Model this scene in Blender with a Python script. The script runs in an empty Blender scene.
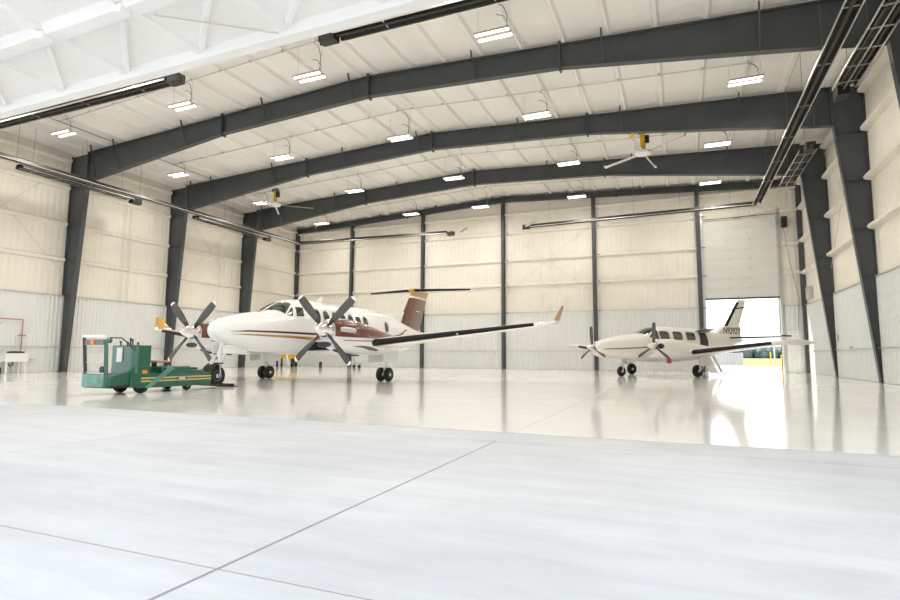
import bpy, bmesh, math, random
from mathutils import Vector, Matrix
random.seed(7)
PI = math.pi
COL = bpy.context.scene.collection
R = math.radians

# ------------------------------------------------------------------ materials
def mat(name, color, rough=0.5, metal=0.0, coat=0.0, noise=0.0, nscale=3.0, bump=0.0, bscale=20.0, emit=None, estr=0.0, trans=0.0, spec=None, stretch=None):
    m = bpy.data.materials.new(name); m.use_nodes = True
    nt = m.node_tree; b = nt.nodes['Principled BSDF']
    b.inputs['Base Color'].default_value = (*color, 1)
    b.inputs['Roughness'].default_value = rough
    b.inputs['Metallic'].default_value = metal
    b.inputs['Coat Weight'].default_value = coat
    b.inputs['Coat Roughness'].default_value = 0.06
    if trans: b.inputs['Transmission Weight'].default_value = trans
    if spec is not None: b.inputs['Specular IOR Level'].default_value = spec
    if emit:
        b.inputs['Emission Color'].default_value = (*emit, 1); b.inputs['Emission Strength'].default_value = estr
    if noise or bump:
        tc = nt.nodes.new('ShaderNodeTexCoord'); src = tc.outputs['Object']
        if stretch:
            mp = nt.nodes.new('ShaderNodeMapping'); mp.inputs['Scale'].default_value = stretch
            nt.links.new(src, mp.inputs[0]); src = mp.outputs[0]
    if noise:
        n = nt.nodes.new('ShaderNodeTexNoise'); n.inputs['Scale'].default_value = nscale; n.inputs['Detail'].default_value = 6
        nt.links.new(src, n.inputs['Vector'])
        r = nt.nodes.new('ShaderNodeValToRGB')
        r.color_ramp.elements[0].position = 0.3; r.color_ramp.elements[1].position = 0.7
        r.color_ramp.elements[0].color = (*[c * (1 - noise) for c in color], 1)
        r.color_ramp.elements[1].color = (*[min(1, c * (1 + noise)) for c in color], 1)
        nt.links.new(n.outputs['Fac'], r.inputs[0]); nt.links.new(r.outputs[0], b.inputs['Base Color'])
    if bump:
        n2 = nt.nodes.new('ShaderNodeTexNoise'); n2.inputs['Scale'].default_value = bscale; n2.inputs['Detail'].default_value = 4
        nt.links.new(src, n2.inputs['Vector'])
        bp = nt.nodes.new('ShaderNodeBump'); bp.inputs['Strength'].default_value = bump; bp.inputs['Distance'].default_value = 0.05
        nt.links.new(n2.outputs['Fac'], bp.inputs['Height']); nt.links.new(bp.outputs[0], b.inputs['Normal'])
    return m

def math_node(nt, op, a, b=None):
    n = nt.nodes.new('ShaderNodeMath'); n.operation = op
    for i, v in enumerate((a, b)):
        if v is None: continue
        if isinstance(v, (int, float)): n.inputs[i].default_value = v
        else: nt.links.new(v, n.inputs[i])
    return n.outputs[0]

def floor_mat(name, c1, c2, rough, coat, xl, yl, jw, jcol, nsc=0.35, rvar=0.0, jend=None):
    """concrete with saw-cut joints along x = const and y = const"""
    m = bpy.data.materials.new(name); m.use_nodes = True
    nt = m.node_tree; b = nt.nodes['Principled BSDF']
    tc = nt.nodes.new('ShaderNodeTexCoord')
    n1 = nt.nodes.new('ShaderNodeTexNoise'); n1.inputs['Scale'].default_value = nsc; n1.inputs['Detail'].default_value = 8; n1.inputs['Roughness'].default_value = 0.62
    nt.links.new(tc.outputs['Object'], n1.inputs['Vector'])
    mp = nt.nodes.new('ShaderNodeMapping'); mp.inputs['Scale'].default_value = (0.5, 3.5, 1); mp.inputs['Rotation'].default_value = (0, 0, 0.25)
    nt.links.new(tc.outputs['Object'], mp.inputs[0])
    n2 = nt.nodes.new('ShaderNodeTexNoise'); n2.inputs['Scale'].default_value = 1.3; n2.inputs['Detail'].default_value = 8; n2.inputs['Roughness'].default_value = 0.7
    nt.links.new(mp.outputs[0], n2.inputs['Vector'])
    s = math_node(nt, 'ADD', math_node(nt, 'MULTIPLY', n1.outputs['Fac'], 0.6), math_node(nt, 'MULTIPLY', n2.outputs['Fac'], 0.4))
    r = nt.nodes.new('ShaderNodeValToRGB')
    r.color_ramp.elements[0].position = 0.40; r.color_ramp.elements[1].position = 0.60
    r.color_ramp.elements[0].color = (*c1, 1); r.color_ramp.elements[1].color = (*c2, 1)
    nt.links.new(s, r.inputs[0])
    sep = nt.nodes.new('ShaderNodeSeparateXYZ'); nt.links.new(tc.outputs['Object'], sep.inputs[0])
    mask = None
    for ax, lst in (('X', xl), ('Y', yl)):
        for v, w in lst:
            d = math_node(nt, 'ABSOLUTE', math_node(nt, 'SUBTRACT', sep.outputs[ax], v))
            k = math_node(nt, 'LESS_THAN', d, w)
            mask = k if mask is None else math_node(nt, 'MAXIMUM', mask, k)
    if mask is not None:
        if jend is not None: mask = math_node(nt, 'MULTIPLY', mask, math_node(nt, 'MAXIMUM', math_node(nt, 'LESS_THAN', sep.outputs['Y'], jend), math_node(nt, 'GREATER_THAN', sep.outputs['Y'], 6.3)))
        mx = nt.nodes.new('ShaderNodeMix'); mx.data_type = 'RGBA'
        nt.links.new(mask, mx.inputs[0]); nt.links.new(r.outputs[0], mx.inputs[6]); mx.inputs[7].default_value = (*jcol, 1)
        nt.links.new(mx.outputs[2], b.inputs['Base Color'])
    else:
        nt.links.new(r.outputs[0], b.inputs['Base Color'])
    rr = math_node(nt, 'ADD', math_node(nt, 'MULTIPLY', n2.outputs['Fac'], rvar), rough)
    nt.links.new(rr, b.inputs['Roughness'])
    b.inputs['Coat Weight'].default_value = coat; b.inputs['Coat Roughness'].default_value = 0.05
    b.inputs['Specular IOR Level'].default_value = .36
    return m

M = {}
M['foam'] = mat('wall_foam', (.78, .735, .66), .85, noise=.045, nscale=.55, bump=.5, bscale=3.0, stretch=(1, 1, 1.6))
M['foam_roof'] = mat('roof_foam', (.82, .80, .755), .85, noise=.05, nscale=.8, bump=.6, bscale=4.0, stretch=(1, .5, 1))
M['foam_white'] = mat('door_foam', (.81, .80, .775), .8, noise=.035, nscale=.7, bump=.8, bscale=3.5)
def add_ghost_ribs(m, per=.3, dist=.012):
    nt = m.node_tree; b = nt.nodes['Principled BSDF']; tc = [n for n in nt.nodes if n.type == 'TEX_COORD'][0]
    old = b.inputs['Normal'].links[0].from_socket
    sp = nt.nodes.new('ShaderNodeSeparateXYZ'); nt.links.new(tc.outputs['Object'], sp.inputs[0])
    v = nt.nodes.new('ShaderNodeMath'); v.operation = 'ADD'; nt.links.new(sp.outputs[0], v.inputs[0]); nt.links.new(sp.outputs[1], v.inputs[1])
    k = nt.nodes.new('ShaderNodeMath'); k.operation = 'MULTIPLY'; nt.links.new(v.outputs[0], k.inputs[0]); k.inputs[1].default_value = 2 * PI / per
    w = nt.nodes.new('ShaderNodeMath'); w.operation = 'SINE'; nt.links.new(k.outputs[0], w.inputs[0])
    bp = nt.nodes.new('ShaderNodeBump'); bp.inputs['Strength'].default_value = .6; bp.inputs['Distance'].default_value = dist
    nt.links.new(w.outputs[0], bp.inputs['Height']); nt.links.new(old, bp.inputs['Normal']); nt.links.new(bp.outputs[0], b.inputs['Normal'])
add_ghost_ribs(M['foam'])
M['liner'] = mat('liner_metal', (.70, .715, .70), .42, noise=.02, nscale=.5)
M['steel'] = mat('charcoal_steel', (.056, .063, .068), .5, noise=.12, nscale=1.2)
M['steel2'] = mat('grey_steel', (.16, .16, .155), .5)
M['white_steel'] = mat('white_steel', (.8, .79, .76), .5)
M['galv'] = mat('galvanised', (.55, .55, .53), .4, .6)
M['galv2'] = mat('fan_blade', (.62, .60, .56), .5)
M['lampbody'] = mat('lamp_housing', (.42, .40, .36), .6)
M['dark'] = mat('black_hood', (.022, .019, .016), .45)
M['black'] = mat('black_plastic', (.015, .015, .016), .45)
M['rubber'] = mat('rubber', (.016, .016, .017), .8, noise=.2, nscale=8)
M['alu'] = mat('bright_aluminium', (.78, .77, .75), .28, .95)
M['chrome'] = mat('chrome', (.85, .85, .86), .1, 1.0)
M['paint'] = mat('white_aircraft_paint', (.84, .84, .84), .22, coat=.6)
M['cream_paint'] = mat('ivory_aircraft_paint', (.76, .735, .68), .28, coat=.4)
M['brown'] = mat('brown_metallic_paint', (.135, .036, .017), .2, .15, coat=.8)
M['gold'] = mat('gold_paint', (.50, .29, .07), .3, .35, coat=.5)
M['boot'] = mat('deice_rubber', (.016, .016, .017), .7, spec=.2)
M['glass'] = mat('cockpit_glass', (.035, .045, .04), .05, coat=1.0)
M['winframe'] = mat('window_surround', (.45, .44, .42), .3, .6)
M['blade'] = mat('propeller_grey', (.085, .085, .083), .38, .3)
M['green'] = mat('green_tug_paint', (.002, .095, .05), .25, coat=.5, noise=.12, nscale=4)
M['green2'] = mat('green_lit_scuffed', (.10, .24, .19), .4, coat=.4, noise=.3, nscale=5)  # bumper: outside brightness painted in as paler green; lift arm: real scuffing
M['orange'] = mat('amber_lens', (.8, .22, .03), .3)
M['stripe_gold'] = mat('tug_stripe', (.55, .40, .18), .4)
M['paper'] = mat('white_paper', (.85, .82, .84), .7)
M['tan'] = mat('tan_vinyl', (.48, .27, .19), .6)
M['yellow'] = mat('safety_yellow', (.75, .43, .015), .45)
M['copper'] = mat('copper_pipe', (.42, .19, .10), .4, .6)
M['plastic'] = mat('white_plastic', (.82, .82, .81), .45)
M['red'] = mat('red_tag', (.6, .05, .05), .6)
M['ink'] = mat('black_lettering', (.03, .03, .035), .5)
M['greystripe'] = mat('grey_stripe', (.20, .20, .21), .35)
M['lamp'] = mat('led_strip', (.9, .9, .9), .5, emit=(1, .95, .84), estr=3)
M['doorpanel'] = mat('door_panel', (.66, .655, .62), .5, noise=.02, nscale=.7)
M['grass'] = mat('grass_field', (.27, .26, .07), .9, noise=.25, nscale=.15)
M['crop'] = mat('crop_field', (.20, .215, .09), .9, noise=.25, nscale=.2)
M['leaf'] = mat('hazed_leaf', (.12, .16, .155), .95, noise=.2, nscale=.3)  # distance haze mixed into the foliage colour
M['trunk'] = mat('bark', (.12, .09, .07), .9)
M['fence'] = mat('grey_corrugated', (.36, .36, .36), .5)
M['rodmat'] = mat('brace_steel', (.58, .54, .47), .6)
M['floor_in'] = floor_mat('coated_floor', (.85, .845, .83), (.91, .905, .89), .045, .06,
                          [(-1.85 + 7.7 * k, .006) for k in range(-3, 2)], [(12.04, .006), (18.13, .006), (24.23, .006), (30.33, .006)], .01, (.60, .58, .54), rvar=.09)
M['floor_out'] = floor_mat('broom_concrete', (.50, .515, .54), (.65, .667, .695), .42, .0,
                           [(-1.85 + 3.9 * k, .010 if k == 0 else .005) for k in (-6, -5, -4, -3, -2, -1, 0, 3, 5)],
                           [(1.875, .004), (-2.0, .005), (5.72, .005), (6.39, .012)], .01, (.26, .27, .29), rvar=.25, jend=5.73)
M['ground'] = floor_mat('outdoor_pavement', (.62, .61, .58), (.72, .71, .69), .7, 0, [], [], 0, (0, 0, 0), nsc=.1)

# ------------------------------------------------------------------ mesh builder
class MB:
    def __init__(s): s.v = []; s.f = []; s.m = []; s.flat = []
    def add(s, verts, faces, m=0):
        o = len(s.v); s.v += [tuple(p) for p in verts]
        for f in faces: s.f.append(tuple(i + o for i in f)); s.m.append(m)
        return s
    def box(s, lo, hi, m=0):
        x0, y0, z0 = lo; x1, y1, z1 = hi
        return s.add([(x0, y0, z0), (x1, y0, z0), (x1, y1, z0), (x0, y1, z0), (x0, y0, z1), (x1, y0, z1), (x1, y1, z1), (x0, y1, z1)],
                     [(0, 3, 2, 1), (4, 5, 6, 7), (0, 1, 5, 4), (1, 2, 6, 5), (2, 3, 7, 6), (3, 0, 4, 7)], m)
    def bar(s, p, q, w, h, m=0, up=(0, 0, 1)):
        """rectangular bar from p to q, w across, h along up"""
        p = Vector(p); q = Vector(q); d = (q - p).normalized(); u = Vector(up)
        sd = d.cross(u)
        if sd.length < 1e-5: sd = d.cross(Vector((1, 0, 0)))
        sd.normalize(); u = sd.cross(d).normalized()
        a = sd * w / 2; b = u * h / 2
        return s.add([p - a - b, p + a - b, p + a + b, p - a + b, q - a - b, q + a - b, q + a + b, q - a + b],
                     [(0, 3, 2, 1), (4, 5, 6, 7), (0, 1, 5, 4), (1, 2, 6, 5), (2, 3, 7, 6), (3, 0, 4, 7)], m)
    def loft(s, rings, m=0, caps=(True, True), closed=True):
        n = len(rings[0]); o = len(s.v)
        for r in rings: s.v += [tuple(p) for p in r]
        for i in range(len(rings) - 1):
            for j in range(n if closed else n - 1):
                k = (j + 1) % n
                s.f.append((o + i * n + j, o + i * n + k, o + (i + 1) * n + k, o + (i + 1) * n + j)); s.m.append(m)
        if closed and caps[0]: s.f.append(tuple(o + j for j in range(n))[::-1]); s.m.append(m)
        if closed and caps[1]: s.f.append(tuple(o + (len(rings) - 1) * n + j for j in range(n))); s.m.append(m)
        return s
    def tube(s, pts, r, n=8, m=0, caps=True):
        pts = [Vector(p) for p in pts]; rs = r if isinstance(r, (list, tuple)) else [r] * len(pts)
        rings = []; ref = None
        for i, p in enumerate(pts):
            d = (pts[min(i + 1, len(pts) - 1)] - pts[max(i - 1, 0)]).normalized()
            if ref is None or abs(d.dot(ref)) > .98:
                ref = Vector((0, 0, 1)) if abs(d.z) < .9 else Vector((1, 0, 0))
            a = d.cross(ref).normalized(); b = a.cross(d)
            rings.append([p + (a * math.cos(2 * PI * k / n) + b * math.sin(2 * PI * k / n)) * rs[i] for k in range(n)])
        return s.loft(rings, m, (caps, caps))
    def lathe(s, prof, c=(0, 0, 0), axis='z', n=24, m=0):
        """prof: (radius, height)"""
        rings = []
        for r, h in prof:
            ring = []
            for k in range(n):
                a = 2 * PI * k / n; u, w = r * math.cos(a), r * math.sin(a)
                p = {'z': (u, w, h), 'x': (h, u, w), 'y': (w, h, u)}[axis]
                ring.append((p[0] + c[0], p[1] + c[1], p[2] + c[2]))
            rings.append(ring)
        return s.loft(rings, m)
    def prism(s, poly, axis, lo, hi, m=0):
        """poly of 2-D points, extruded along axis"""
        f = {'x': lambda a, b, t: (t, a, b), 'y': lambda a, b, t: (a, t, b), 'z': lambda a, b, t: (a, b, t)}[axis]
        return s.loft([[f(a, b, lo) for a, b in poly], [f(a, b, hi) for a, b in poly]], m)
    def build(s, name, mats, parent=None, smooth=30, bevel=0.0, fix=True):
        me = bpy.data.meshes.new(name); me.from_pydata(s.v, [], s.f)
        for mm in (mats if isinstance(mats, (list, tuple)) else [mats]): me.materials.append(mm)
        me.polygons.foreach_set('material_index', s.m)
        if fix:
            bm = bmesh.new(); bm.from_mesh(me); bmesh.ops.recalc_face_normals(bm, faces=bm.faces); bm.to_mesh(me); bm.free()
        if smooth:
            me.polygons.foreach_set('use_smooth', [True] * len(me.polygons))
            me.set_sharp_from_angle(angle=R(smooth))
        me.update()
        o = bpy.data.objects.new(name, me); COL.objects.link(o)
        if parent is not None: o.parent = parent
        if bevel:
            b = o.modifiers.new('bevel', 'BEVEL'); b.width = bevel; b.segments = 2; b.limit_method = 'ANGLE'; b.angle_limit = R(40)
        return o

def tag(o, label, cat, group=None, kind=None):
    o['label'] = label; o['category'] = cat
    if group: o['group'] = group
    if kind: o['kind'] = kind
    return o
def thing(name, label, cat, loc=(0, 0, 0), rz=0, group=None):
    o = bpy.data.objects.new(name, None); COL.objects.link(o)
    o.location = loc; o.rotation_euler = (0, 0, rz); o.empty_display_size = .3
    return tag(o, label, cat, group)
def struct(o, label=None, cat='structure'):
    o['kind'] = 'structure'
    if label: o['label'] = label; o['category'] = cat
    return o
def copy_tree(o, parent=None):
    c = o.copy(); COL.objects.link(c)
    if parent is not None: c.parent = parent
    for ch in list(o.children): copy_tree(ch, c)
    return c

# ------------------------------------------------------------------ dimensions of the hall
WL, WR = -28.883, 6.689
YB, BAY = 36.424, 6.0967
YF = 5.94                        # front wall / door line
XR = (WL + WR) / 2; HW = (WR - WL) / 2
EAVE, RIDGE = 11.10, 11.95
def roof(x): return RIDGE - (RIDGE - EAVE) * abs(x - XR) / HW
FY = [YB - k * BAY for k in range(1, 5)]    # frame lines, rear to front
CX = [WL + (WR - WL) * t for t in (0, .1521, .3248, .4987, .6721, .8465, 1)]
LIN = 3.8
GZ = (5.66, 7.5, 9.37)

# ------------------------------------------------------------------ floor and ground
struct(MB().box((WL - .3, 6.40, -.25), (WR + .3, YB + .2, 0)).build('floor', M['floor_in'], smooth=0), 'cream coated glossy concrete floor of the hangar', 'floor')
struct(MB().box((-70, -40, -.25), (50, 6.40, -.002)).build('floor_apron', M['floor_out'], smooth=0), 'pale grey concrete apron in front of the hangar', 'floor')
struct(MB().box((-260, YB + .2, -.3), (260, 62, -.02)).build('ground_pavement', M['ground'], smooth=0), 'sunlit pale pavement behind the hangar', 'ground')
struct(MB().box((-260, 62, -.3), (260, 118, -.03)).build('ground_grass', M['grass'], smooth=0), 'yellow green grass strip behind the hangar', 'ground')
struct(MB().box((-420, 118, -.3), (420, 420, -.04)).build('ground_field', M['crop'], smooth=0), 'pale crop field behind the grass strip', 'ground')

# ------------------------------------------------------------------ ceiling with purlins
mb = MB(); e = .14
mb.add([(WL - .3, YF - .1, EAVE + e), (XR, YF - .1, RIDGE + e), (WR + .3, YF - .1, EAVE + e), (WR + .3, YB + .2, EAVE + e), (XR, YB + .2, RIDGE + e), (WL - .3, YB + .2, EAVE + e),
        (WL - .3, YF - .1, EAVE + e + .25), (XR, YF - .1, RIDGE + e + .25), (WR + .3, YF - .1, EAVE + e + .25), (WR + .3, YB + .2, EAVE + e + .25), (XR, YB + .2, RIDGE + e + .25), (WL - .3, YB + .2, EAVE + e + .25)],
       [(0, 1, 4, 5), (1, 2, 3, 4), (6, 11, 10, 7), (7, 10, 9, 8), (0, 6, 7, 1), (1, 7, 8, 2), (2, 8, 9, 3), (3, 9, 10, 4), (4, 10, 11, 5), (5, 11, 6, 0)])
ceiling = struct(mb.build('ceiling', M['foam_roof'], smooth=0), 'low gable roof underside sprayed with off-white foam', 'ceiling')
for sgn in (-1, 1):
    for k in range(12):
        x = XR + sgn * (.37 + 1.478 * k)
        if not WL + .3 < x < WR - .3: continue
        z = roof(x) + e
        pr = [(x - .16, z + .02), (x - .07, z - .05), (x - .05, z - .115), (x + .05, z - .115), (x + .07, z - .05), (x + .16, z + .02)]
        MB().prism(pr, 'y', YF, YB).build('purlin', M['foam_roof'], ceiling, smooth=40)

# ------------------------------------------------------------------ walls
def ribbed(p0, dirv, nrm, length, z0, z1, name, parent, m=M['liner'], pitch=.2, dep=.026):
    p0 = Vector(p0); d = Vector(dirv); nv = Vector(nrm); pts = []; t = 0
    while t < length - .01:
        for dt, h in ((0, 0), (.11, 0), (.128, dep), (.172, dep), (.19, 0)):
            if t + dt <= length: pts.append((t + dt, h))
        t += pitch
    pts.append((length, 0))
    lo = [p0 + d * a + nv * h + Vector((0, 0, z0)) for a, h in pts]; hi = [p0 + d * a + nv * h + Vector((0, 0, z1)) for a, h in pts]
    mb = MB(); mb.loft([lo, hi], closed=False)
    # a back sheet gives the panel its thickness
    o = len(mb.v); b0, b1 = p0 - nv * .02, p0 + d * length - nv * .02
    mb.v += [tuple(b0 + Vector((0, 0, z0))), tuple(b1 + Vector((0, 0, z0))), tuple(b1 + Vector((0, 0, z1))), tuple(b0 + Vector((0, 0, z1)))]
    mb.f.append((o, o + 1, o + 2, o + 3)); mb.m.append(0)
    n = len(pts); mb.f.append(tuple(range(n, 2 * n)) + (o + 2, o + 3)); mb.m.append(0)
    return mb.build(name, m, parent, smooth=0, fix=False)

bays = [YF] + FY[::-1] + [YB]
wl = struct(MB().box((WL - .3, YF, 0), (WL, YB, EAVE + .2)).build('wall_left', M['foam'], smooth=0), 'left hangar wall of cream foam above pale ribbed liner', 'wall')
wr = struct(MB().box((WR, YF, 0), (WR + .3, YB, EAVE + .2)).build('wall_right', M['foam'], smooth=0), 'right hangar wall of cream foam above pale ribbed liner', 'wall')
for side, w, x, s in (('l', wl, WL, 1), ('r', wr, WR, -1)):
    for i in range(5):
        y0, y1 = bays[i], bays[i + 1]
        if s > 0: ribbed((x + .05, y0 + .02, 0), (0, 1, 0), (1, 0, 0), y1 - y0 - .04, 0.01, LIN, 'liner_panel', w)
        else: ribbed((x - .05, y1 - .02, 0), (0, -1, 0), (-1, 0, 0), y1 - y0 - .04, 0.01, LIN, 'liner_panel', w)
        tr = MB().box((min(x, x + s * .11), y0 + .1, LIN), (max(x, x + s * .11), y1 - .1, LIN + .05))
        tr.build('liner_trim', M['galv'], w, smooth=0)
        for z in GZ + (10.85,):
            a = .16 if s > 0 else .24
            pr = [(x, z - .13), (x + s * a * .7, z - .09), (x + s * a, z - .05), (x + s * a, z + .05), (x + s * a * .7, z + .09), (x, z + .13)]
            MB().prism([(q[0], q[1]) for q in pr], 'y', y0 + .16, y1 - .16).build('girt', M['foam'], w, smooth=50)
    # faint crossed bracing in two bays
    for i in ((1, 3) if s > 0 else (3,)):
        y0, y1 = bays[i] + .3, bays[i + 1] - .3
        for (za, zb) in ((5.0, 10.6), (10.6, 5.0)):
            MB().tube([(x + s * .12, y0, za), (x + s * .12, y1, zb)], .012, 6).build('brace_rod', M['rodmat'], w)
MB().tube([(WL + .12, YF, 1.23), (WL + .12, YB, 1.23)], .022, 6).build('wall_rail', M['galv'], wl)
MB().tube([(WR - .12, YF, 1.25), (WR - .12, YB, 1.25)], .022, 6).build('wall_rail', M['galv'], wr)
for y in (21.15, 21.5, 28.2):
    MB().tube([(WL + .2, y, 3.8), (WL + .2, y, 9.2)], .025, 8).build('riser_pipe', M['white_steel'], wl)
for y, z, dz in ((29.6, 1.62, .3), (27.6, 1.25, .1)):
    MB().box((WR - .17, y, z), (WR - .08, y + .12, z + dz)).build('outlet_box', M['galv'], wr, smooth=0)
MB().box((WR - .22, 34.6, 4.05), (WR - .02, 35.3, 4.7)).build('louvre_box', M['galv'], wr, smooth=0)

# back wall with the tail-door opening
DX0, DX1, DZ = 1.52, 5.36, 4.34
mb = MB()
for (x0, x1, z0, z1) in ((WL - .3, DX0, 0, EAVE + .2), (DX1, WR + .3, 0, EAVE + .2), (DX0, DX1, 9.0, EAVE + .2)):
    mb.box((x0, YB, z0), (x1, YB + .3, z1))
mb.prism([(WL - .3, EAVE + .2), (XR, RIDGE + .2), (WR + .3, EAVE + .2)], 'y', YB, YB + .3)
wb = struct(mb.build('wall_back', M['foam'], smooth=0), 'rear hangar wall of cream foam above pale ribbed liner', 'wall')
for i in range(6):
    x0, x1 = CX[i] + .1, CX[i + 1] - .1
    segs = [(x0, x1)] if i < 5 else [(x0, x1)]
    if i == 5: segs = [(DX1 + .22, x1)]
    for a, b in segs:
        ribbed((b, YB - .05, 0), (-1, 0, 0), (0, -1, 0), b - a, .01, LIN, 'liner_panel', wb)
        MB().box((a, YB - .11, LIN), (b, YB, LIN + .05)).build('liner_trim', M['galv'], wb, smooth=0)
    for z in (5.72, 7.45, 9.37, 10.72):
        for a, b in ([(x0, x1)] if i < 5 or z > 9.5 else [(DX1 + .22, x1)]):
            pr = [(YB, z - .13), (YB - .13, z - .08), (YB - .16, z - .04), (YB - .16, z + .04), (YB - .13, z + .08), (YB, z + .13)]
            MB().prism(pr, 'x', a, b).build('girt', M['foam'], wb, smooth=50)
if CX[5] + .1 < DX0 - .2:
    ribbed((DX0 - .2, YB - .05, 0), (-1, 0, 0), (0, -1, 0), DX0 - .2 - CX[5] - .1, .01, LIN, 'liner_panel', wb)
for za, zb in ((5.0, 9.6), (9.6, 5.0), (1.5, 5.4), (5.4, 1.5)):
    if zb in (1.5,) or za in (1.5,): continue
    MB().tube([(CX[3] + .1, YB - .2, za), (CX[4] - .1, YB - .2, zb)], .012, 6).build('brace_rod', M['rodmat'], wb)
MB().tube([(WL + .2, YB - .12, 1.22), (DX0 - .3, YB - .12, 1.22)], .02, 6).build('wall_rail', M['galv'], wb)
MB().tube([(DX1 + .3, YB - .12, 2.45), (WR - .05, YB - .12, 2.45)], .02, 6).build('wall_rail', M['galv'], wb)

# front wall around the wide opening
HZ = 5.25
mb = MB().box((WL - .3, YF - .3, 0), (WL + .9, YF, HZ)).box((WR - .6, YF - .3, 0), (WR + .3, YF, HZ)).box((WL - .3, YF - .3, HZ + .32), (WR + .3, YF, EAVE + .2))
mb.prism([(WL - .3, EAVE + .2), (XR, RIDGE + .2), (WR + .3, EAVE + .2)], 'y', YF - .3, YF)
struct(mb.build('wall_front', M['foam_white'], smooth=0), 'front hangar wall above the wide door opening', 'wall')

# ------------------------------------------------------------------ big swing-up front door, seen from below
x0, x1 = WL + .9, WR - .6
d2 = struct(MB().box((x0, .55, HZ + .12), (x1, YF, HZ + .27)).build('door_2', M['foam_white'], smooth=0), 'big white foam-sprayed hangar door swung up overhead', 'door')
def beam(p, q, w, h, name):
    p = Vector(p); q = Vector(q); d = (q - p).normalized(); sd = Vector((d.y, -d.x, 0))
    pr = [(-w, .02), (-w * .55, -h * .45), (-w * .42, -h), (w * .42, -h), (w * .55, -h * .45), (w, .02)]
    rings = [[b + sd * a + Vector((0, 0, c)) for a, c in pr] for b in (p, q)]
    return MB().loft(rings).build(name, M['foam_white'], d2, smooth=50)
zt = HZ + .12
beam((x0, YF - .13, zt), (x1, YF - .13, zt), .2, .11, 'edge_beam')
for y in (4.55, 2.6, .8): beam((x0, y, zt), (x1, y, zt), .22, .10, 'cross_beam')
rx = [-7.96 + 1.555 * k for k in range(-12, 9)]
rx = [x for x in rx if x0 + .2 < x < x1 - .2]
for x in rx: beam((x, .7, zt), (x, YF - .25, zt), .13, .05, 'rafter')
for i, x in enumerate(rx[1:], 1):
    if i % 3 != 2 or True:
        beam((x, 4.45, zt), (rx[i - 1] + .1, YF - .3, zt), .07, .055, 'diagonal')
for x in rx[::1]:
    MB().box((x - .06, 4.40, zt - .17), (x + .06, 4.56, zt - .06)).build('bracket', M['foam_white'], d2, smooth=0, bevel=.02)
MB().tube([(-6.13, 4.72, zt - .1), (-4.92, 5.66, zt - .09)], .012, 6).build('brace_rod', M['rodmat'], d2)

# ------------------------------------------------------------------ steel frames
def col_poly(s):   # profile in (x, z); s=+1 left column
    xo = WL if s > 0 else WR
    b, k = (.5, 1.24) if s > 0 else (.12, 1.03)
    return [(xo + s * .03, 0), (xo + s * b, 0), (xo + s * k, 9.66), (xo + s * k, EAVE + .02), (xo + s * .03, EAVE - .02)]
def isec(poly, y, flange_edges, mb, w=.24, tw=.03, tf=.035):
    mb.prism(poly, 'y', y - tw / 2, y + tw / 2)
    for a, b in flange_edges:
        mb.bar((a[0], y, a[1]), (b[0], y, b[1]), w, tf, up=(0, 1, 0)) if False else mb.add(*flange(a, b, y, w, tf))
def flange(a, b, y, w, t):
    p = Vector((a[0], 0, a[1])); q = Vector((b[0], 0, b[1])); d = (q - p).normalized(); n = Vector((-d.z, 0, d.x)) * t / 2; u = Vector((0, w / 2, 0)); o = Vector((0, y, 0))
    v = [p + o - u - n, p + o + u - n, p + o + u + n, p + o - u + n, q + o - u - n, q + o + u - n, q + o + u + n, q + o - u + n]
    return v, [(0, 3, 2, 1), (4, 5, 6, 7), (0, 1, 5, 4), (1, 2, 6, 5), (2, 3, 7, 6), (3, 0, 4, 7)]
BOT = [(WL + 1.24, 9.66), (-18.7, 10.78), (XR, 11.15), (2 * XR + 18.7, 10.78), (WR - 1.03, 9.66)]
BR = (-25.3, -20.8, -16.15, -11.8, -6.6, -2.05, 2.5)
frame_lbl = ['rearmost of the three full dark steel frames spanning the hangar', 'middle of the three full dark steel frames spanning the hangar', 'nearest of the three full dark steel frames spanning the hangar', 'dark steel frame hidden just behind the front door header']
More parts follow.
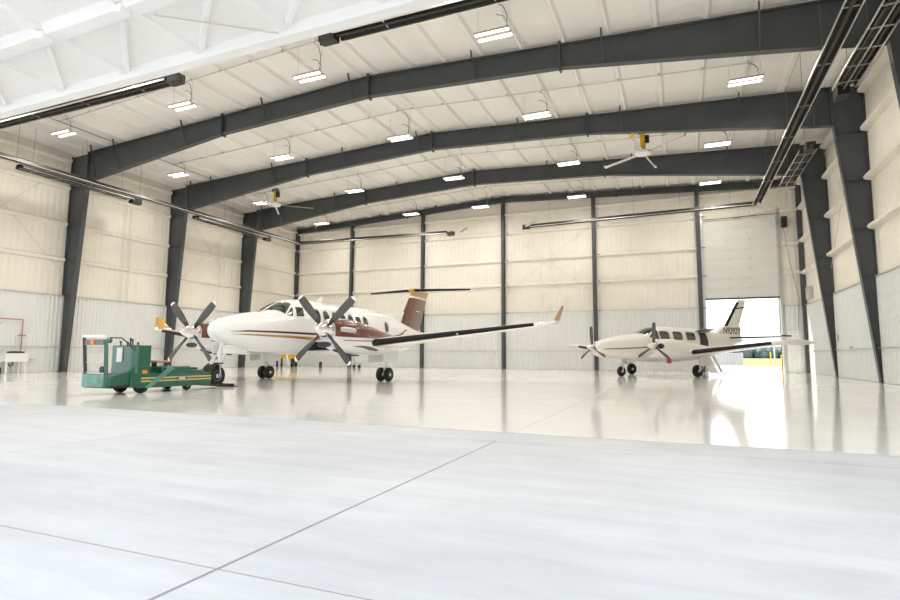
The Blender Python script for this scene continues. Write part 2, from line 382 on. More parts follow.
for y, lb in list(zip(FY, frame_lbl))[:3]:
    t = thing('steel_frame', lb, 'steel frame', (XR, y, 0), 0, 'dark steel roof frames')
    def sub(mb, name, parent=t, **k):
        mb.v = [(p[0] - XR, p[1] - y, p[2]) for p in mb.v]
        return mb.build(name, k.pop('m', M['steel']), parent, smooth=0, **k)
    for s in (1, -1):
        P = col_poly(s); mb = MB()
        isec(P, y, [(P[1], P[2]), (P[0], P[4])], mb)
        xo = WL if s > 0 else WR
        for z in (3.85, 5.6, 7.45, 9.3):
            xi = (.5 + .74 * z / 9.66) if s > 0 else (.12 + .91 * z / 9.66)
            mb.box((min(xo + s * .06, xo + s * xi), y - .09, z - .012), (max(xo + s * .06, xo + s * xi), y + .09, z + .012))
        bw = .55 if s > 0 else .16; mb.box((min(xo + s * .02, xo + s * bw), y - .14, 0), (max(xo + s * .02, xo + s * bw), y + .14, .02))
        sub(mb, 'column')
    top = [(WL + 1.24, roof(WL + 1.24)), (XR, RIDGE), (WR - 1.03, roof(WR - 1.03))]
    mb = MB()
    for a, b, c, d in ((BOT[0], BOT[1], (-18.7, roof(-18.7)), top[0]), (BOT[1], BOT[2], top[1], (-18.7, roof(-18.7))),
                       (BOT[2], BOT[3], (BOT[3][0], roof(BOT[3][0])), top[1]), (BOT[3], BOT[4], top[2], (BOT[3][0], roof(BOT[3][0])))):
        mb.prism([a, b, c, d], 'y', y - .015, y + .015)
        mb.add(*flange(a, b, y, .26, .035)); mb.add(*flange(d, c, y, .26, .035))
    for x in (WL + 1.27, WR - 1.06):
        mb.box((x - .03, y - .13, 9.66), (x + .03, y + .13, roof(x)))
    r = sub(mb, 'rafter')
    for x, zb in ((-18.7, 10.78), (XR, 11.15), (2 * XR + 18.7, 10.78)):
        mb = MB().box((x - .035, y - .16, zb - .1), (x + .035, y + .16, roof(x) + .1))
        sub(mb, 'splice_plate', r)
    for x in BR + (-26.9, 5.0):
        k = 0; zb = BOT[0][1]
        for (xa, za), (xb, zb2) in zip(BOT, BOT[1:]):
            if xa <= x <= xb: zb = za + (zb2 - za) * (x - xa) / (xb - xa)
        mb = MB().bar((x, y - .14, zb + .03), (x, y - .5, roof(x) + .11), .05, .05)
        sub(mb, 'flange_brace', r, m=M['steel'])

# end-wall frame of the rear wall: columns and a thin rafter
t = thing('end_wall_frame', 'dark steel posts and thin roof beam against the rear wall', 'steel frame', (XR, YB - .17, 0))
for i, x in enumerate(CX):
    w = .11; xx = min(max(x, WL + .17), WR - .14)
    mb = MB(); hz = roof(xx) - .33
    mb.box((xx - w, -.13, 0), (xx + w, -.11, hz)).box((xx - w, .11, 0), (xx + w, .13, hz)).box((xx - .012, -.11, 0), (xx + .012, .11, hz))
    for z in (LIN, 5.72, 7.45, 9.37): mb.box((xx - w, -.125, z - .02), (xx + w + .28, -.09, z + .02))
    mb.v = [(p[0] - XR, p[1], p[2]) for p in mb.v]
    mb.build('column', M['steel'], t, smooth=0)
mb = MB()
for a, b in ((WL + .05, XR), (XR, WR - .05)):
    mb.prism([(a, roof(a) - .34), (b, roof(b) - .34), (b, roof(b)), (a, roof(a))], 'y', -.02, .02)
    mb.add(*flange((a, roof(a) - .34), (b, roof(b) - .34), 0, .26, .03)); mb.add(*flange((a, roof(a)), (b, roof(b)), 0, .26, .03))
mb.v = [(p[0] - XR, p[1], p[2]) for p in mb.v]
r = mb.build('rafter', M['steel'], t, smooth=0)
for x in (-18.7, XR, -3.5):
    MB().box((x - XR - .03, -.15, roof(x) - .42), (x - XR + .03, .15, roof(x) + .06)).build('splice_plate', M['steel'], r, smooth=0)
for x in BR:
    MB().bar((x - XR, -.16, roof(x) - .32), (x - XR, -.45, roof(x) + .1), .05, .05).build('flange_brace', M['steel'], r, smooth=0)

# ------------------------------------------------------------------ tail door in the rear wall
dr = struct(MB().box((DX0 - .02, YB - .09, DZ), (DX1 + .02, YB - .03, 9.02)).build('door_1', M['doorpanel'], smooth=0), 'half-raised pale sectional tail door in the rear wall', 'door')
for k in range(8):
    z = DZ + .585 * k
    MB().box((DX0 - .02, YB - .097, z + .01), (DX1 + .02, YB - .09, z + .575)).build('door_section', M['doorpanel'], dr, smooth=0, bevel=.004)
for k in range(1, 8):
    for x in (2.85, 3.98):
        if k < 7: MB().box((x - .035, YB - .125, DZ + .585 * k - .05), (x + .035, YB - .095, DZ + .585 * k + .05)).build('hinge', M['galv'], dr, smooth=0)
MB().box((DX0 - .02, YB - .11, DZ - .06), (DX1 + .02, YB - .03, DZ + .03)).build('bottom_seal', M['black'], dr, smooth=0)
for x in (DX0 - .09, DX1 + .09):
    s = -1 if x < 3 else 1
    mb = MB().box((x - .05, YB - .16, 0), (x + .05, YB - .06, 9.6)).box((x + s * .05 - .02, YB - .09, 0), (x + s * .05 + .02, YB - .03, 9.6))
    mb.build('track', M['galv'], dr, smooth=0)
    for k in range(9):
        MB().box((x - .05 - (.06 if s > 0 else 0), YB - .19, DZ + .15 + .56 * k), (x + .05 + (.06 if s < 0 else 0), YB - .15, DZ + .24 + .56 * k)).build('roller', M['galv'], dr, smooth=0)
MB().box((DX0 - .16, YB - .12, 9.02), (DX1 + .16, YB - .02, 9.62)).build('header_panel', M['foam'], dr, smooth=0)
MB().tube([(DX0, YB - .25, 9.14), (DX1 + .2, YB - .25, 9.2)], .028, 8).build('torsion_shaft', M['steel2'], dr)
MB().tube([(3.2, YB - .24, 9.1), (DX1, YB - .24, 9.36)], .012, 6).build('lift_cable', M['steel2'], dr)
MB().box((3.13, YB - .2, 9.15), (3.45, YB - .1, 9.72)).build('shaft_bracket', M['foam'], dr, smooth=0, bevel=.01)
MB().box((DX1 + .28, YB - .38, 8.35), (DX1 + .56, YB - .1, 8.98)).build('door_operator', M['black'], dr, bevel=.02)
MB().tube([(DX1 + .36, YB - .32, 8.35), (DX1 + .55, YB - .3, 6.5), (DX1 + .95, YB - .22, 4.2), (WR - .5, YB - .15, 2.5)], .014, 6).build('pull_chain', M['steel2'], dr)
MB().box((DX0 - .2, YB - .02, 0), (DX0 + .0, YB + .3, DZ + .1)).build('door_jamb', M['white_steel'], dr, smooth=0)
MB().box((DX1, YB - .02, 0), (DX1 + .2, YB + .3, DZ + .1)).build('door_jamb', M['white_steel'], dr, smooth=0)

# ------------------------------------------------------------------ ceiling lights and conduits
rows = [(9.1, 'header', 'in the unseen row added inside the door header'), (15.12, 'front', 'in the row nearest the open front'), (21.18, 'second', 'in the row between the nearest and middle frames'),  # header row is out of view, added to brighten the front floor
        (27.28, 'third', 'in the row between the middle and rearmost frames'), (33.38, 'fourth', 'in the row nearest the rear wall')]
rowx = {0: (-24.93, -17.77, -11.7, -4.92, 2.2), 1: (-24.93, -17.77, -11.7, -4.92), 2: (-24.92, -17.9, -11.31, -5.06, 2.45), 3: (-24.56, -17.58, -11.2, -4.91, 1.9), 4: (-24.3, -16.9, -11.8, -5.55, 1.87)}
ordn = ['leftmost', 'second from left', 'third from left', 'fourth from left', 'fifth from left']
proto = None
def make_light():
    t = thing('ceiling_light', '', 'ceiling light')
    mb = MB().box((-.56, -.22, .035), (.56, .22, .07))
    mb.box((-.56, -.235, .01), (.56, -.22, .07)).box((-.56, .22, .01), (.56, .235, .07)).box((-.56, -.02, 0), (.56, .02, .05))
    mb.build('housing', M['lampbody'], t, smooth=0)
    for s in (-1, 1):
        mb = MB().prism([(s * .16 - .05, .03), (s * .16 - .04, -.015), (s * .16 + .04, -.015), (s * .16 + .05, .03)], 'x', -.53, .53)
        mb.build('led_strip', M['lamp'], t, smooth=0)
    return t
for ri, (y, nm, txt) in enumerate(rows):
    z = 10.6
    for i, x in enumerate(rowx[ri]):
        if proto is None: proto = o = make_light()
        else: o = copy_tree(proto)
        o.location = (x, y, z)
        o['label'] = f'twin-strip glowing ceiling light, {ordn[i]} {txt}'; o['category'] = 'ceiling light'; o['group'] = 'twin-strip LED ceiling lights'
        zc = roof(x) + .0
        for sx in (-.5, .5):
            MB().tube([(sx, 0, .07), (sx, 0, zc - z)], .006, 5).build('hanger', M['galv'], o)
        L0 = zc - z
        MB().tube([(.38, 0, .07), (.43, .02, L0 * .3), (.41, .03, L0 * .6), (.30, .04, L0 * .85), (.08, .03, L0 - .02)], .012, 6).build('power_cord', M['steel2'], o)
        for sy in (-.16, .16):
            ld = bpy.data.lights.new('led', 'AREA'); ld.shape = 'RECTANGLE'; ld.size = 1.04; ld.size_y = .075; ld.energy = 36.5; ld.color = (1, .94, .84)
            lo = bpy.data.objects.new('led_lamp', ld); COL.objects.link(lo); lo.parent = o; lo.location = (0, sy, -.022)
    pts = [(WL + 3.6, y, roof(WL + 3.6) - .03), (XR, y, RIDGE - .03), (WR - 4, y, roof(WR - 4) - .03)]
    mb = MB(); mb.tube(pts, .022, 6)
    for sgn in (-1, 1):
        for k in range(0, 10):
            x = XR + sgn * (.37 + 1.478 * k)
            if WL + 3.6 < x < WR - 4: mb.box((x - .035, y - .035, roof(x) - .06), (x + .035, y + .035, roof(x) + .04))
    tag(mb.build('conduit', M['galv']), f'thin grey conduit above the lights {txt}', 'conduit', 'ceiling conduits')

# short side conduits along the left roof edge
for ya, yb, lb in ((12.3, 17.9, 'dark conduit running front to back at ceiling left, before the nearest frame'), (18.4, 24.0, 'dark conduit running front to back at ceiling left, behind the nearest frame')):
    tag(MB().tube([(-25.2, ya, 11.2), (-25.2, yb, 11.2)], .02, 6).build('conduit', M['steel2']), lb, 'conduit')

# ------------------------------------------------------------------ big ceiling fans
def fan(x, y, z, base, tips, label):
    t = thing('ceiling_fan', label, 'ceiling fan', (x, y, z), 0, 'large slow ceiling fans')
    H = roof(x) - z
    mb = MB().tube([(0, 0, .1), (0, 0, H)], .055, 12)
    mb.build('down_rod', M['white_steel'], t)
    MB().box((-.22, -.12, H - .15), (.22, .12, H + .02)).build('mount', M['steel2'], t, bevel=.01)
    MB().lathe([(.08, .22), (.12, .25), (.12, H - .22), (.08, H - .18)], n=14).build('motor', M['yellow'], t)
    MB().box((.1, -.09, .5), (.28, .09, .85)).build('control_box', M['black'], t, bevel=.01)
    MB().lathe([(.05, -.1), (.3, -.06), (.36, 0), (.36, .1), (.15, .17), (.06, .2)], n=24).build('hub', M['plastic'], t)
    for bi, a in enumerate(base):
        a = R(a); c, s = math.cos(a), math.sin(a)
        def tf(r, w, h): return (r * c - w * s, r * s + w * c, h)
        mb = MB(); rings = []
        for r, w in ((.3, .06), (2.2, .06)):
            rings.append([tf(r, -w, -.02), tf(r, -w * .3, .03), tf(r, w * .5, .035), tf(r, w, .045), tf(r, w * .5, .02), tf(r, -w * .3, .012)])
        b = MB().loft(rings).build('blade', M['galv2'], t, smooth=40)
        mb = MB(); rings = [[tf(r, -w, -.025 + q), tf(r, -w * .3, .04 + q), tf(r, w, .055 + q), tf(r, w * .3, .0 + q)] for r, w, q in ((2.19, .065, 0), (2.36, .075, .0), (2.39, .055, .1))]
        mb.loft(rings).build('blade_tip', M['yellow'] if bi in tips else M['galv2'], b, smooth=40)
fan(-1.29, 26.5, 10.35, (144, 79, -41, -98), (2, 3), 'large white ceiling fan with yellow blade tips, on the right by the roof frames')
fan(-23.4, 27.2, 10.33, (125, 42, -14, -100), (1, 3), 'large white ceiling fan with yellow blade tips, on the left over the business plane')

# ------------------------------------------------------------------ radiant tube heaters
HZT = 9.2
def heater(name_lbl, path, hood=True, ends=((0, True),), group='long straight heater tubes', burner_at='start', w=.2, light=False):
    t = thing('tube_heater', name_lbl, 'heater', path[0], 0, group)
    o = Vector(path[0]); P = [Vector(p) - o for p in path]
    MB().tube(P, .05, 10).build('heat_tube', M['dark'], t)
    for p, q in zip(P, P[1:]):
        d = (q - p).normalized(); sd = Vector((d.y, -d.x, 0))
        pr = [(-w, -.04), (-w * .7, .1), (-w * .3, .15), (w * .3, .15), (w * .7, .1), (w, -.04), (w * .94, -.04), (w * .66, .085), (w * .28, .132), (-w * .28, .132), (-w * .66, .085), (-w * .94, -.04)]
        rings = [[b + sd * a + Vector((0, 0, c)) for a, c in pr] for b in (p, q)]
        rf = MB().loft(rings).build('reflector', M['dark'], t, smooth=0)
        for s in (-1, 1):
            MB().bar(p + sd * w * s + Vector((0, 0, -.04)), q + sd * w * s + Vector((0, 0, -.04)), .035, .04).build('reflector_rim', M['alu'], rf, smooth=0)
        L = (q - p).length; n = max(2, int(L / 3.0) + 1)
        for k in range(n):
            b = p + d * (L * (k + .5) / n)
            top = roof((b + o).x) - o.z
            mb = MB().tube([b + Vector((0, 0, .14)), b + Vector((0, 0, top))], .007, 5)
            mb.build('hanger', M['steel2'], t)
            MB().bar(b + sd * w, b - sd * w, .03, .02).build('cross_clip', M['galv'], t, smooth=0)
    return t, P
def burner(t, p, d, s=1.0):
    d = Vector(d).normalized(); p = Vector(p)
    mb = MB().bar(p, p + d * .42 * s, .26 * s, .24 * s)
    b = mb.build('burner', M['black'], t, smooth=0, bevel=.015)
    mb = MB().tube([p + d * .42 * s + Vector((0, 0, .02)), p + d * .42 * s + Vector((0, 0, -.16))], .035, 8)
    mb.build('air_inlet', M['dark'], b)
t, P = heater('long tube heater running down the left side then along the rear wall', [(-26.2, 12.6, HZT), (-26.2, 33.2, HZT), (-14.4, 33.9, HZT)], w=.14)
burner(t, P[-1] + Vector((.15, -.1, -.12)), (1, -.35, 0), 1.1)
MB().tube([P[-1] - Vector((.5, 0, 0)), P[-1] + Vector((.1, -.1, -.02)), P[-1] + Vector((.3, -.2, -.12))], .05, 8).build('elbow', M['dark'], t)
MB().tube([P[-1] + Vector((1.1, -.2, -.05)), P[-1] + Vector((1.9, -1.1, -.05))], .07, 8).build('exhaust_pipe', M['galv'], t)
t, P = heater('long tube heater running down the right side then along the rear wall', [(4.02, 13.6, HZT), (4.1, 33.5, HZT), (-8.7, 34.2, HZT)], w=.2)
burner(t, P[-1] + Vector((0, 0, 0)), (-1, 0, 0), 1.1)
MB().tube([P[-1] + Vector((-.2, -.3, -.02)), P[-1] + Vector((.75, -1.4, -.02))], .07, 8).build('exhaust_pipe', M['galv'], t)
t, P = heater('black tube heater over the open front, left of the pair there', [(-14.1, 11.5, HZT), (-24.5, 11.5, HZT)], w=.2)
burner(t, P[0], (1, 0, 0), 1.15)
t, P = heater('black tube heater over the open front, right of the pair there', [(-8.0, 11.4, HZT), (3.4, 11.5, HZT)], w=.22)
burner(t, P[0], (-1, 0, 0), 1.15)
def uheater(lbl, p, q, far_burner=True):
    t = thing('u_tube_heater', lbl, 'heater', p, 0, 'short ladder-like u-tube heaters')
    o = Vector(p); d3 = Vector(q) - o; L = d3.length; d = d3.normalized(); sd = Vector((d.y, -d.x, 0))
    W2 = .3
    MB().tube([sd * .15, sd * .15 + d * (L - .3), d * (L - .12) , -sd * .15 + d * (L - .3), -sd * .15], .05, 10).build('heat_tube', M['dark'], t)
    pr = [(-W2, -.04), (-W2 * .8, .13), (W2 * .8, .13), (W2, -.04), (W2 * .96, -.04), (W2 * .76, .115), (-W2 * .76, .115), (-W2 * .96, -.04)]
    rf = MB().loft([[b + sd * a + Vector((0, 0, c)) for a, c in pr] for b in (Vector((0, 0, 0)), d * L)]).build('reflector', M['dark'], t, smooth=0)
    for s in (-1, -.0, 1):
        MB().bar(sd * W2 * s + Vector((0, 0, -.05)), sd * W2 * s + d * L + Vector((0, 0, -.05)), .035, .045).build('reflector_rim', M['alu'], rf, smooth=0)
    n = 5
    for k in range(n):
        b = d * (L * (k + .5) / n)
        MB().bar(b - sd * W2 + Vector((0, 0, -.06)), b + sd * W2 + Vector((0, 0, -.06)), .03, .03).build('cross_strap', M['alu'], t, smooth=0)
        if k % 2 == 0:
            top = roof((b + o).x) - o.z
            MB().tube([b + Vector((0, 0, .13)), b + Vector((0, 0, top))], .007, 5).build('hanger', M['steel2'], t)
    burner(t, d * (L + .02) + Vector((0, 0, -.05)), d, 1.3)
uheater('ladder-like u-tube heater on the left wall, the nearer one', (-26.95, 14.6, HZT - .02), (-26.95, 20.0, HZT - .02))
uheater('ladder-like u-tube heater on the left wall, the one towards the rear', (-26.95, 24.3, HZT - .02), (-26.95, 30.3, HZT - .02))
uheater('ladder-like u-tube heater on the right wall, the nearer one', (4.92, 14.6, HZT - .02), (4.92, 19.6, HZT - .02))
uheater('ladder-like u-tube heater on the right wall, the one towards the rear', (4.98, 30.0, HZT - .02), (4.98, 25.1, HZT - .02))

# ------------------------------------------------------------------ aircraft helpers (local x = across, y = aft, z = up)
def lerp(T, a):
    for p, q in zip(T, T[1:]):
        if a <= q[0]:
            t = min(max((a - p[0]) / (q[0] - p[0]), 0), 1); return [x + (y - x) * t for x, y in zip(p, q)]
    return list(T[-1])
def smooth_table(T, step=.12):
    """Catmull-Rom resample of a station table"""
    out = []; n = len(T)
    for i in range(n - 1):
        p0, p1, p2, p3 = T[max(i - 1, 0)], T[i], T[i + 1], T[min(i + 2, n - 1)]
        L = p2[0] - p1[0]; k = max(1, int(round(L / step)))
        for j in range(k):
            t = j / k; row = [p1[0] + L * t]
            for c in range(1, len(p1)):
                m1 = (p2[c] - p0[c]) / max(p2[0] - p0[0], 1e-6) * L; m2 = (p3[c] - p1[c]) / max(p3[0] - p1[0], 1e-6) * L
                h = (2 * t ** 3 - 3 * t ** 2 + 1) * p1[c] + (t ** 3 - 2 * t ** 2 + t) * m1 + (-2 * t ** 3 + 3 * t ** 2) * p2[c] + (t ** 3 - t ** 2) * m2
                row.append(h)
            out.append(row)
    out.append(list(T[-1])); return out
class Body:
    def __init__(s, T, n=2.3, x0=0.0, N=40): s.T = smooth_table(T); s.n = n; s.x0 = x0; s.N = N
    def pt(s, a, th, off=0.0):
        _, zt, zm, zb, w = lerp(s.T, a)
        c, q = math.cos(th), math.sin(th)
        x = w * math.copysign(abs(c) ** (2 / s.n), c); h = (zt - zm) if q > 0 else (zm - zb)
        z = h * math.copysign(abs(q) ** (2 / s.n), q)
        p = Vector((s.x0 + x, a, zm + z))
        if off:
            e = 1e-3
            d1 = s.pt(a + e, th) - s.pt(a - e, th); d2 = s.pt(a, th + e) - s.pt(a, th - e)
            nn = d2.cross(d1)
            if nn.length > 0:
                nn.normalize()
                if nn.dot(Vector((x, 0, z))) < 0: nn = -nn
                p += nn * off
        return p
    def th(s, a, z, side=1):
        _, zt, zm, zb, w = lerp(s.T, a)
        h = (zt - zm) if z > zm else (zm - zb)
        u = min(max((z - zm) / h, -1), 1); q = math.copysign(abs(u) ** (s.n / 2), u)
        t = math.asin(q); return t if side > 0 else PI - t
    def hull(s, name, m, parent, a0=None, a1=None):
        rows = [r[0] for r in s.T if (a0 is None or r[0] >= a0) and (a1 is None or r[0] <= a1)]
        return MB().loft([[s.pt(a, 2 * PI * k / s.N) for k in range(s.N)] for a in rows]).build(name, m, parent, smooth=50)
    def quad(s, corners, off=.004, n=8, mb=None, m=0):
        """corners: four (a, theta), patch on the skin"""
        mb = mb or MB(); A, B, C, D = corners; o = len(mb.v)
        for i in range(n + 1):
            for j in range(n + 1):
                u, v = i / n, j / n
                a = (A[0] * (1 - u) + B[0] * u) * (1 - v) + (D[0] * (1 - u) + C[0] * u) * v
                t = (A[1] * (1 - u) + B[1] * u) * (1 - v) + (D[1] * (1 - u) + C[1] * u) * v
                mb.v.append(tuple(s.pt(a, t, off)))
        for i in range(n):
            for j in range(n):
                mb.f.append((o + i * (n + 1) + j, o + (i + 1) * (n + 1) + j, o + (i + 1) * (n + 1) + j + 1, o + i * (n + 1) + j + 1)); mb.m.append(m)
        return mb
    def oval(s, a, z, ra, rz, side, off=.004, n=24, power=2.4, mb=None, m=0):
        mb = mb or MB(); o = len(mb.v); rr = 4
        mb.v.append(tuple(s.pt(a, s.th(a, z, side), off)))
        for r in range(1, rr + 1):
            for k in range(n):
                c, q = math.cos(2 * PI * k / n), math.sin(2 * PI * k / n)
                aa = a + ra * r / rr * math.copysign(abs(c) ** (2 / power), c); zz = z + rz * r / rr * math.copysign(abs(q) ** (2 / power), q)
                mb.v.append(tuple(s.pt(aa, s.th(aa, zz, side), off)))
        for k in range(n): mb.f.append((o, o + 1 + k, o + 1 + (k + 1) % n)); mb.m.append(m)
        for r in range(rr - 1):
            for k in range(n):
                i = o + 1 + r * n; mb.f.append((i + k, i + n + k, i + n + (k + 1) % n, i + (k + 1) % n)); mb.m.append(m)
        return mb
    def strip(s, rows, side, off=.004, nz=4, mb=None, m=0, sub=6):
        """rows: (a, z_low, z_high)"""
        mb = mb or MB()
        RR = []
        for p, q in zip(rows, rows[1:]):
            for k in range(sub): RR.append([x + (y - x) * k / sub for x, y in zip(p, q)])
        RR.append(rows[-1]); o = len(mb.v)
        for a, zl, zh in RR:
            for j in range(nz + 1): mb.v.append(tuple(s.pt(a, s.th(a, zl + (zh - zl) * j / nz, side), off)))
        for i in range(len(RR) - 1):
            for j in range(nz):
                b = o + i * (nz + 1) + j; mb.f.append((b, b + nz + 1, b + nz + 2, b + 1)); mb.m.append(m)
        return mb

def airfoil(le, chord, thick, n=14):
    """closed section points (aft offset, height) starting at the trailing edge over the top"""
    up, lo = [], []
    for i in range(n + 1):
        x = .5 * (1 - math.cos(PI * i / n))
        y = 5 * thick * (.2969 * math.sqrt(x) - .126 * x - .3516 * x * x + .2843 * x ** 3 - .1015 * x ** 4)
        up.append((le + x * chord, y * chord * 1.15)); lo.append((le + x * chord, -y * chord * .85))
    return up[::-1] + lo[1:-1]
def wing_loft(stations, vertical=False, n=14):
    """stations: (span pos b, LE a, z, chord, thickness)"""
    rings = []
    for b, le, z, c, t in stations:
        rings.append([((b, a, z + h) if not vertical else (h, a, b)) for a, h in airfoil(le, c, t, n)])
    return rings
def at_span(st, b):
    for p, q in zip(st, st[1:]):
        lo, hi = sorted((p[0], q[0]))
        if lo <= b <= hi:
            t = (b - p[0]) / (q[0] - p[0]); return tuple(x + (y - x) * t for x, y in zip(p, q))
def span_part(st, b0, b1):
    mid = [p for p in st if min(b0, b1) < p[0] < max(b0, b1)]
    return [at_span(st, b0)] + mid + [at_span(st, b1)]
def boot(stations, frac=.06, off=.006, vertical=False):
    rings = []
    for b, le, z, c, t in stations:
        n = 14; k = max(j for j in range(n + 1) if .5 * (1 - math.cos(PI * j / n)) <= frac * 1.02)
        af = airfoil(le, c, t, n); mid = n      # leading edge index
        sel = af[mid - k:mid + k + 1]; pts = []
        for i, (a, h) in enumerate(sel):
            d = i - k; a2 = a - off * (1 - abs(d) / (k + 1)); h2 = h + (off if d < 0 else -off if d > 0 else 0)
            pts.append((b, a2, z + h2) if not vertical else (h2, a2, b))
        inner = []
        for x, s in [(frac, -1), (frac, 1)]:
            a = le + .5 * (1 - math.cos(PI * k / n)) * c
            inner.append((b, a, z) if not vertical else (0, a, b))
        rings.append(pts + inner[:1])
    return rings

def prop_blade(parent, ang, rad, hubr, c0, c1, y0, mats, tip=.12, cuff=.0, tippow=.55):
    mb = MB(); rings = []; ms = []
    N = 16
    for i in range(N + 1):
        f = i / N; r = hubr + (rad - hubr) * f
        c = c0 + (c1 - c0) * math.sin(min(f / .65, 1) * PI / 2)
        if f > .8: c *= max(.25, 1 - ((f - .8) / .2) ** 3 * tippow)
        th = .09 * (1 - f) ** 1.5 + .014
        tw = R(38 - 26 * f)         # pitch from the rotation plane
        ct, st = math.cos(tw), math.sin(tw)
        ring = []
        for u, h in ((-.5, 0), (-.25, .45), (.1, .5), (.5, 0), (.1, -.35), (-.25, -.3)):
            a = u * c; b = h * th
            ring.append((a * ct - b * st, y0 + (a * st + b * ct), r))
        rings.append(ring)
    ca, sa = math.cos(ang), math.sin(ang)
    rings = [[(x * ca + z * sa, y, -x * sa + z * ca) for x, y, z in rg] for rg in rings]
    k = int(N * (1 - tip)); q = max(1, int(N * cuff))
    if cuff: mb.loft(rings[:q + 1], 1, (True, False)); mb.loft(rings[q:k + 1], 0, (False, False))
    else: mb.loft(rings[:k + 1], 0, (True, False))
    mb.loft(rings[k:], 2, (False, True))
    return mb.build('blade', mats, parent, smooth=60)

def wheel(c, r, w, parent, rim=.52, name='wheel', hubm=None):
    x = c[0]
    prof = [(r * rim, -w * .36), (r * .62, -w * .47), (r * .85, -w * .5), (r * .96, -w * .36), (r, -w * .15), (r, w * .15), (r * .96, w * .36), (r * .85, w * .5), (r * .62, w * .47), (r * rim, w * .36)]
    mb = MB().lathe([(p, h) for p, h in prof], c, 'x', 28, 0)
    hub = [(r * .08, -w * .46), (r * .2, -w * .44), (r * .22, -w * .30), (r * .42, -w * .26), (rim * r, -w * .38), (rim * r, w * .38), (r * .42, w * .26), (r * .22, w * .30), (r * .2, w * .44), (r * .08, w * .46)]
    mb.lathe(hub, c, 'x', 24, 1)
    for k in range(6):
        for s in (-1, 1):
            a = 2 * PI * k / 6
            mb.box((x + s * w * .28 - .006, c[1] + .33 * r * math.cos(a) - .03 * r - .004, c[2] + .33 * r * math.sin(a) - .03 * r - .004), (x + s * w * .30 + .006, c[1] + .33 * r * math.cos(a) + .03 * r + .004, c[2] + .33 * r * math.sin(a) + .03 * r + .004), 2)
    return mb.build(name, [M['rubber'], hubm or M['alu'], M['black']], parent, smooth=35)

def text_mesh(s, size, name, m, parent, fn, ex=.003, squeeze=1.0, bold=.0):
    cu = bpy.data.curves.new(name, 'FONT'); cu.body = s; cu.size = size; cu.extrude = ex; cu.offset = bold; cu.align_x = 'CENTER'
    o = bpy.data.objects.new(name, cu); COL.objects.link(o)
    dg = bpy.context.evaluated_depsgraph_get(); dg.update()
    me = bpy.data.meshes.new_from_object(o.evaluated_get(dg))
    bpy.data.objects.remove(o); bpy.data.curves.remove(cu)
    for v in me.vertices: v.co = fn(v.co.x * squeeze, v.co.y, v.co.z)
    me.materials.clear(); me.materials.append(m); me.name = name
    ob = bpy.data.objects.new(name, me); COL.objects.link(ob); ob.parent = parent
    return ob

# ------------------------------------------------------------------ business turboprop
KA = thing('turboprop_airplane', 'white and brown twin turboprop airplane with four-blade propellers and winglets', 'airplane', (-11.94, 16.76, 0))
body = Body([(-5.32, 1.62, 1.58, 1.54, .05), (-5.27, 1.73, 1.58, 1.42, .15), (-5.1, 1.86, 1.58, 1.29, .28), (-4.6, 2.03, 1.60, 1.13, .46), (-3.9, 2.17, 1.62, 1.03, .60), (-3.3, 2.255, 1.64, .97, .67),
             (-2.9, 2.46, 1.66, .95, .70), (-2.5, 2.63, 1.68, .93, .72), (-2.1, 2.72, 1.70, .92, .735), (-1.5, 2.77, 1.72, .92, .74), (0, 2.77, 1.73, .92, .74), (3.0, 2.76, 1.75, .95, .74), (4.5, 2.64, 1.83, 1.2, .62),
             (6.0, 2.34, 1.9, 1.52, .42), (7.5, 2.10, 1.92, 1.75, .20), (8.6, 2.02, 1.95, 1.9, .06)])
fus = body.hull('fuselage', M['paint'], KA)
T = body.th
def pane(pts, side, name='windshield_pane', eps=.006, m=M['glass'], n=10):
    q = []
    for a, z in pts: q.append((a, T(a, z, side)))
    body.quad(q, eps, n).build(name, m, KA, smooth=60)
